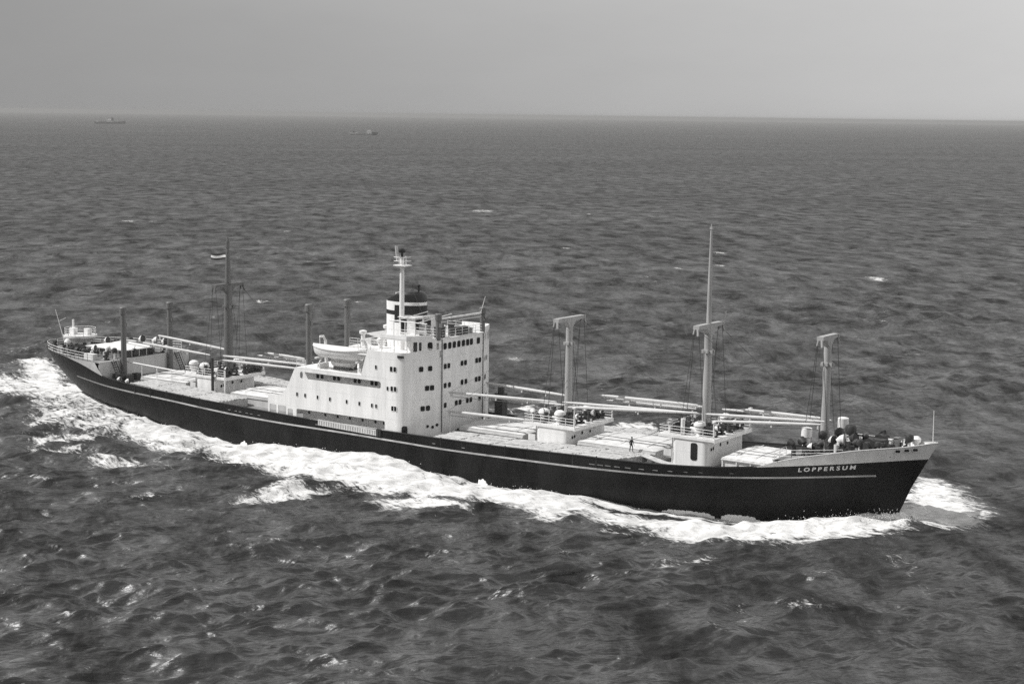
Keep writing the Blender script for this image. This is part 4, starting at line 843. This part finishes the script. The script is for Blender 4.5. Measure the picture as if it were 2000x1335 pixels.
foam = np.maximum(foam, np.where(inx & (dp > -3), .95*np.clip(1.4-np.abs(dp)/wp, 0, 1), 0))
aft = np.clip((12-px)/10, 0, 1)*np.exp(-np.clip(-px, 0, None)/70.)
foam = np.maximum(foam, .92*aft*np.clip(1.5-np.abs(py-1)/(7+.06*np.clip(-px, 0, None)), 0, 1))
# wave profile along the hull, dying away outboard
wx = [-40, -20, 0, 8, 15, 20, 25, 30, 35, 40, 45, 50, 55, 60, 65, 70, 75, 80, 85, 90, 95, 100, 105, 110, 115, 120, 125, 130, 135, 138, 142, 150]
wz = [0, .3, .9, 1.3, 1.25, .9, .55, .1, -.05, -.25, -.65, -.3, .3, .4, .6, 1.0, .9, -.2, -.7, -.65, -.35, -.3, -1.0, -1.35, -1.4, -1.4, -1.05, -.2, .8, .95, .4, 0]
dd = np.clip(np.minimum(np.abs(ds), np.abs(dp)), 0, None); dd = np.where(np.abs(py) < HB, 0, dd)
lag = px+dd*.45                                   # crests run aft and outward
prof = np.interp(lag, wx, wz, left=0, right=0)
zi[J] = zi[J]*(1-.55*np.exp(-dd/5.))+prof*np.exp(-dd/8.)
# shoulder of the bow wave: a swell ridge standing off the ship
rid = np.exp(-((dd-.36*(133-px)-1.0)/2.6)**2)*np.clip((137-px)/4, 0, 1)*np.exp(-np.clip(133-px, 0, None)/26.)*.4
rid += np.exp(-((dd-.42*(84-px)-2.0)/3.0)**2)*np.clip((86-px)/6, 0, 1)*np.exp(-np.clip(84-px, 0, None)/30.)*.75
rid -= np.exp(-((dd-.36*(133-px)-7.5)/3.4)**2)*np.clip((134-px)/5, 0, 1)*np.exp(-np.clip(133-px, 0, None)/30.)*.55
zi[J] += rid
# churned surface inside the foam
tb = np.zeros(len(px))
for k in range(26):
    l_ = RNG.uniform(1.3, 4.5); d = RNG.uniform(0, 6.28); tb += np.cos(2*math.pi/l_*(px*math.cos(d)+py*math.sin(d))+RNG.uniform(0, 6.28))*l_*.012
cj = ci[J]; zi[J] += tb*foam*np.clip((2.2-cj)/1.2, 0, 1)*.5+foam*.12
fo = np.zeros(len(xi)); fo[J] = foam
for x0, y0, w_, h_ in CAPS:
    a = np.hypot((xi-x0)*rt.x+(yi-y0)*rt.y, 0)/max(w_, 1.2); e = np.abs(-(xi-x0)*rt.y+(yi-y0)*rt.x)/max(h_*.8, 1.2); fo = np.maximum(fo, .62*np.clip(1.5-np.hypot(a, e), 0, 1))
# spilling crests elsewhere
far_w = np.clip((zi-.62)/.5, 0, 1)*.42; fo = np.maximum(fo, far_w*(RNG.random(len(xi)) > -1))
Z[idx] = zi; DX[idx] = dxi; DY[idx] = dyi; FO = np.zeros_like(X); FO[idx] = fo
co = np.stack([X+DX, Y+DY, Z+SEA], 1).astype(np.float32)
ii = np.arange(NR-1)[:, None]*NT; jj = np.arange(NT)[None, :]; j2 = (jj+1) % NT
quad = np.stack([ii+jj, ii+NT+jj, ii+NT+j2, ii+j2], -1).reshape(-1, 4).astype(np.int32)
me = bpy.data.meshes.new('sea'); me.vertices.add(len(co)); me.vertices.foreach_set('co', co.ravel())
me.loops.add(quad.size); me.loops.foreach_set('vertex_index', quad.ravel()); me.polygons.add(len(quad))
me.polygons.foreach_set('loop_start', np.arange(0, quad.size, 4, dtype=np.int32)); me.update(calc_edges=True); me.validate()
me.shade_smooth()
at = me.attributes.new('foam', 'FLOAT', 'POINT'); at.data.foreach_set('value', FO.astype(np.float32))
ms = bpy.data.materials.new('sea_water'); ms.use_nodes = True; n = ms.node_tree.nodes; l = ms.node_tree.links; p = n['Principled BSDF']
geo = n.new('ShaderNodeNewGeometry')
mp = n.new('ShaderNodeMapping'); mp.vector_type = 'TEXTURE'; mp.inputs['Rotation'].default_value = (0, 0, view_az+.25); mp.inputs['Scale'].default_value = (1, 2.1, 1); l.new(geo.outputs['Position'], mp.inputs[0])
def noise(sc, det, rg=.55, src=None, dist=0.):
    t = n.new('ShaderNodeTexNoise'); t.inputs['Scale'].default_value = sc; t.inputs['Detail'].default_value = det; t.inputs['Roughness'].default_value = rg; t.inputs['Distortion'].default_value = dist
    l.new((src or mp).outputs[0], t.inputs['Vector']); return t.outputs[0]
def math_(op, a, c, d=None):
    m = n.new('ShaderNodeMath'); m.operation = op
    for i, q in enumerate((a, c) if d is None else (a, c, d)):
        if isinstance(q, (int, float)): m.inputs[i].default_value = q
        else: l.new(q, m.inputs[i])
    return m.outputs[0]
h1 = math_('ADD', math_('MULTIPLY', noise(.011, 3, .55), 14.0), math_('MULTIPLY', noise(.05, 4, .6, dist=.5), 5.5))
h2 = math_('ADD', math_('MULTIPLY', noise(.2, 4, .55, dist=.5), 1.5), math_('ADD', math_('MULTIPLY', noise(.55, 3, .5, dist=.3), .5), math_('MULTIPLY', noise(1.7, 4, .55), .17)))
hgt = math_('ADD', h1, h2)
bp = n.new('ShaderNodeBump'); bp.inputs['Strength'].default_value = .9; bp.inputs['Distance'].default_value = 1.0; l.new(hgt, bp.inputs['Height'])
att = n.new('ShaderNodeAttribute'); att.attribute_name = 'foam'
mpf = n.new('ShaderNodeMapping'); mpf.vector_type = 'TEXTURE'; mpf.inputs['Scale'].default_value = (2.6, 1, 1); mpf.inputs['Rotation'].default_value = (0, 0, -.12); l.new(geo.outputs['Position'], mpf.inputs[0])
fn = noise(.62, 8, .74, src=mpf, dist=.9); fn2 = noise(2.8, 5, .7, src=mpf)
fv = math_('ADD', att.outputs['Fac'], math_('ADD', math_('MULTIPLY_ADD', fn, 2.2, -1.1), math_('MULTIPLY_ADD', fn2, 1.3, -.65)))
mr = n.new('ShaderNodeMapRange'); mr.interpolation_type = 'SMOOTHSTEP'; mr.inputs['From Min'].default_value = .4; mr.inputs['From Max'].default_value = .9; l.new(fv, mr.inputs['Value'])
# scattered whitecaps
cn = noise(.035, 5, .62); cn2 = noise(.25, 4, .6)
mr2 = n.new('ShaderNodeMapRange'); mr2.interpolation_type = 'SMOOTHSTEP'; mr2.inputs['From Min'].default_value = .66; mr2.inputs['From Max'].default_value = .78
l.new(math_('ADD', math_('MULTIPLY', cn, .55), math_('MULTIPLY', cn2, .45)), mr2.inputs['Value'])
ff = math_('MAXIMUM', mr.outputs[0], math_('MULTIPLY', mr2.outputs[0], .6))
# open water: dark body colour under a sky reflection; Fresnel flattened towards grazing as on a rough sea
wat = n.new('ShaderNodeBsdfDiffuse'); wat.inputs['Color'].default_value = (.02, .0198, .0195, 1); l.new(bp.outputs[0], wat.inputs['Normal'])
gl = n.new('ShaderNodeBsdfGlossy'); gl.inputs['Roughness'].default_value = .42; l.new(bp.outputs[0], gl.inputs['Normal'])
fr = n.new('ShaderNodeFresnel'); fr.inputs['IOR'].default_value = 1.333; l.new(bp.outputs[0], fr.inputs['Normal'])
patch = n.new('ShaderNodeMapRange'); patch.inputs['From Min'].default_value = .3; patch.inputs['From Max'].default_value = .7; patch.inputs['To Min'].default_value = .8; patch.inputs['To Max'].default_value = 1.25
l.new(noise(.006, 4, .6), patch.inputs['Value'])
mp3 = n.new('ShaderNodeMapping'); mp3.vector_type = 'TEXTURE'; mp3.inputs['Rotation'].default_value = (0, 0, view_az+.15); mp3.inputs['Scale'].default_value = (3.0, 1.5, 1); l.new(geo.outputs['Position'], mp3.inputs[0])
patch2 = n.new('ShaderNodeMapRange'); patch2.inputs['From Min'].default_value = .36; patch2.inputs['From Max'].default_value = .64; patch2.inputs['To Min'].default_value = .15; patch2.inputs['To Max'].default_value = 1.6
l.new(noise(.2, 6, .7, src=mp3, dist=.4), patch2.inputs['Value'])
fac = math_('MULTIPLY', math_('MINIMUM', math_('MULTIPLY', fr.outputs[0], 2.9), math_('MULTIPLY_ADD', fr.outputs[0], -.2, .28)), math_('MULTIPLY', patch.outputs[0], patch2.outputs[0]))
w1 = n.new('ShaderNodeMixShader'); l.new(fac, w1.inputs[0]); l.new(wat.outputs[0], w1.inputs[1]); l.new(gl.outputs[0], w1.inputs[2])
fd_ = n.new('ShaderNodeBsdfDiffuse'); fcr = n.new('ShaderNodeValToRGB'); fcr.color_ramp.elements[0].position = .32; fcr.color_ramp.elements[1].position = .6
fcr.color_ramp.elements[0].color = (.42, .417, .41, 1); fcr.color_ramp.elements[1].color = (.8, .795, .785, 1); l.new(noise(.8, 7, .7, dist=.8), fcr.inputs[0]); l.new(fcr.outputs[0], fd_.inputs['Color'])
bp2 = n.new('ShaderNodeBump'); bp2.inputs['Strength'].default_value = .5; bp2.inputs['Distance'].default_value = .35; l.new(noise(1.1, 6, .7), bp2.inputs['Height']); l.new(bp2.outputs[0], fd_.inputs['Normal'])
w2 = n.new('ShaderNodeMixShader'); l.new(ff, w2.inputs[0]); l.new(w1.outputs[0], w2.inputs[1]); l.new(fd_.outputs[0], w2.inputs[2])
n.remove(p); l.new(w2.outputs[0], n['Material Output'].inputs['Surface'])
me.materials.append(ms)
sea = bpy.data.objects.new('sea', me); COL.objects.link(sea); sea['kind'] = 'structure'; sea['label'] = 'dark choppy sea with white wake foam along the ship'; sea['category'] = 'sea'
# spray thrown up against the plating
m_foam = mat('foam_white', .88, .95, .04, 3., bump=.3, bscale=5)
b = MB()
def blob(x, z0, w_, h_, k):
    for i in range(k):
        u = (i+.5)/k*2-1+random.uniform(-.08, .08); hh = h_*(1-abs(u)**2.2)*random.uniform(.75, 1.05); xx = x+u*w_/2; rr_ = w_/k*random.uniform(.7, 1.3); hh *= random.choice((.55, .8, 1, 1))
        y = -(yh(xx, z0)+.12); b.lathe([(rr_*1.6, -1.6), (rr_*1.25, -.1), (rr_, hh*.4), (rr_*.75, hh*.75), (rr_*.35, hh)], (xx, y, z0), 8, 0, 1, .5)
blob(113.0, -1.85, 5.6, .8, 24); blob(119.0, -1.75, 4.0, .65, 18); blob(86.9, -1.4, 1.2, 1.3, 5); blob(86.5, -1.4, .5, 2.0, 3); blob(83.4, -1.3, .4, .8, 2); blob(47.5, -1.3, 1.2, .8, 4)
# white water heaped up along the bow plating
for sg in (-1, 1):
    XS = np.linspace(137.4, 116, 120); V = []; F = []
    for i, x in enumerate(XS):
        xx = min(x, 136.3); hb = yh(xx, .3) if x < 136.2 else 0.; w0 = SEA+float(np.interp(x, wx, wz))
        hh = (.62*math.exp(-((x-135)/2.6)**2)+.12*math.exp(-((x-126)/6.)**2))*(.8+.35*math.sin(x*3.1)*math.sin(x*1.3+1))*random.uniform(.8, 1.15)+.06
        ow = .9+.09*(137-x)
        for f_, zf in ((-.15, -.5), (-.02, hh*.75), (.22, hh), (.5, hh*.62), (.8, hh*.25), (1.1, -.35)): V.append((x+random.uniform(-.05, .05), sg*(hb+ow*f_+(.03 if f_ < 0 else random.uniform(0, .06))), w0+zf+(random.uniform(-.07, .07) if 0 < f_ < 1 else 0)))
        if i: F += [(6*i-6+k, 6*i+k, 6*i+k+1, 6*i-5+k) for k in range(5)]
    b.add(V, F)
# droplets torn off the bow wave and the crests along the side
K = 1500; xs2 = np.where(RNG.random(K) < .55, 124+14.5*RNG.random(K)**.8, 20+112*RNG.random(K)); sdp = np.where(RNG.random(K) < .8, -1, 1)
for x, sg in zip(xs2, sdp):
    off = abs(RNG.normal(0, 1.4)) if x > 122 else abs(RNG.normal(0, .8)); zz = SEA+float(np.interp(x+off*1.25, wx, wz))+.1+RNG.exponential(.2 if x > 122 else .12)
    c = Vector((x, sg*(yh(min(x, 136), -.3)+.15+off), zz)); q = RNG.uniform(.02, .055)
    b.add([c+Vector((q, 0, -q)), c+Vector((-q, q, -q)), c+Vector((-q, -q, -q)), c+Vector((0, 0, q*1.4))], [(0, 1, 2), (0, 1, 3), (1, 2, 3), (2, 0, 3)])
b.build('spray', m_foam, None, kind='stuff')['label'] = 'white spray against the black hull'
# ------------------------------------------------------------------ haze
mh = bpy.data.materials.new('haze_air'); mh.use_nodes = True; n = mh.node_tree.nodes; n.remove(n['Principled BSDF'])
v = n.new('ShaderNodeVolumePrincipled'); v.inputs['Color'].default_value = (.45, .447, .44, 1); v.inputs['Density'].default_value = 1.2e-4; v.inputs['Anisotropy'].default_value = 0.
mh.node_tree.links.new(v.outputs[0], n['Material Output'].inputs['Volume'])
b = MB(); b.bb(-24000, 24000, -24000, 24000, -7, 46); hz = b.build('haze', mh, None, smooth=False, kind='stuff'); hz['label'] = 'pale sea haze hiding the horizon'
for o in bpy.data.objects:
    if '_local' in o: del o['_local']
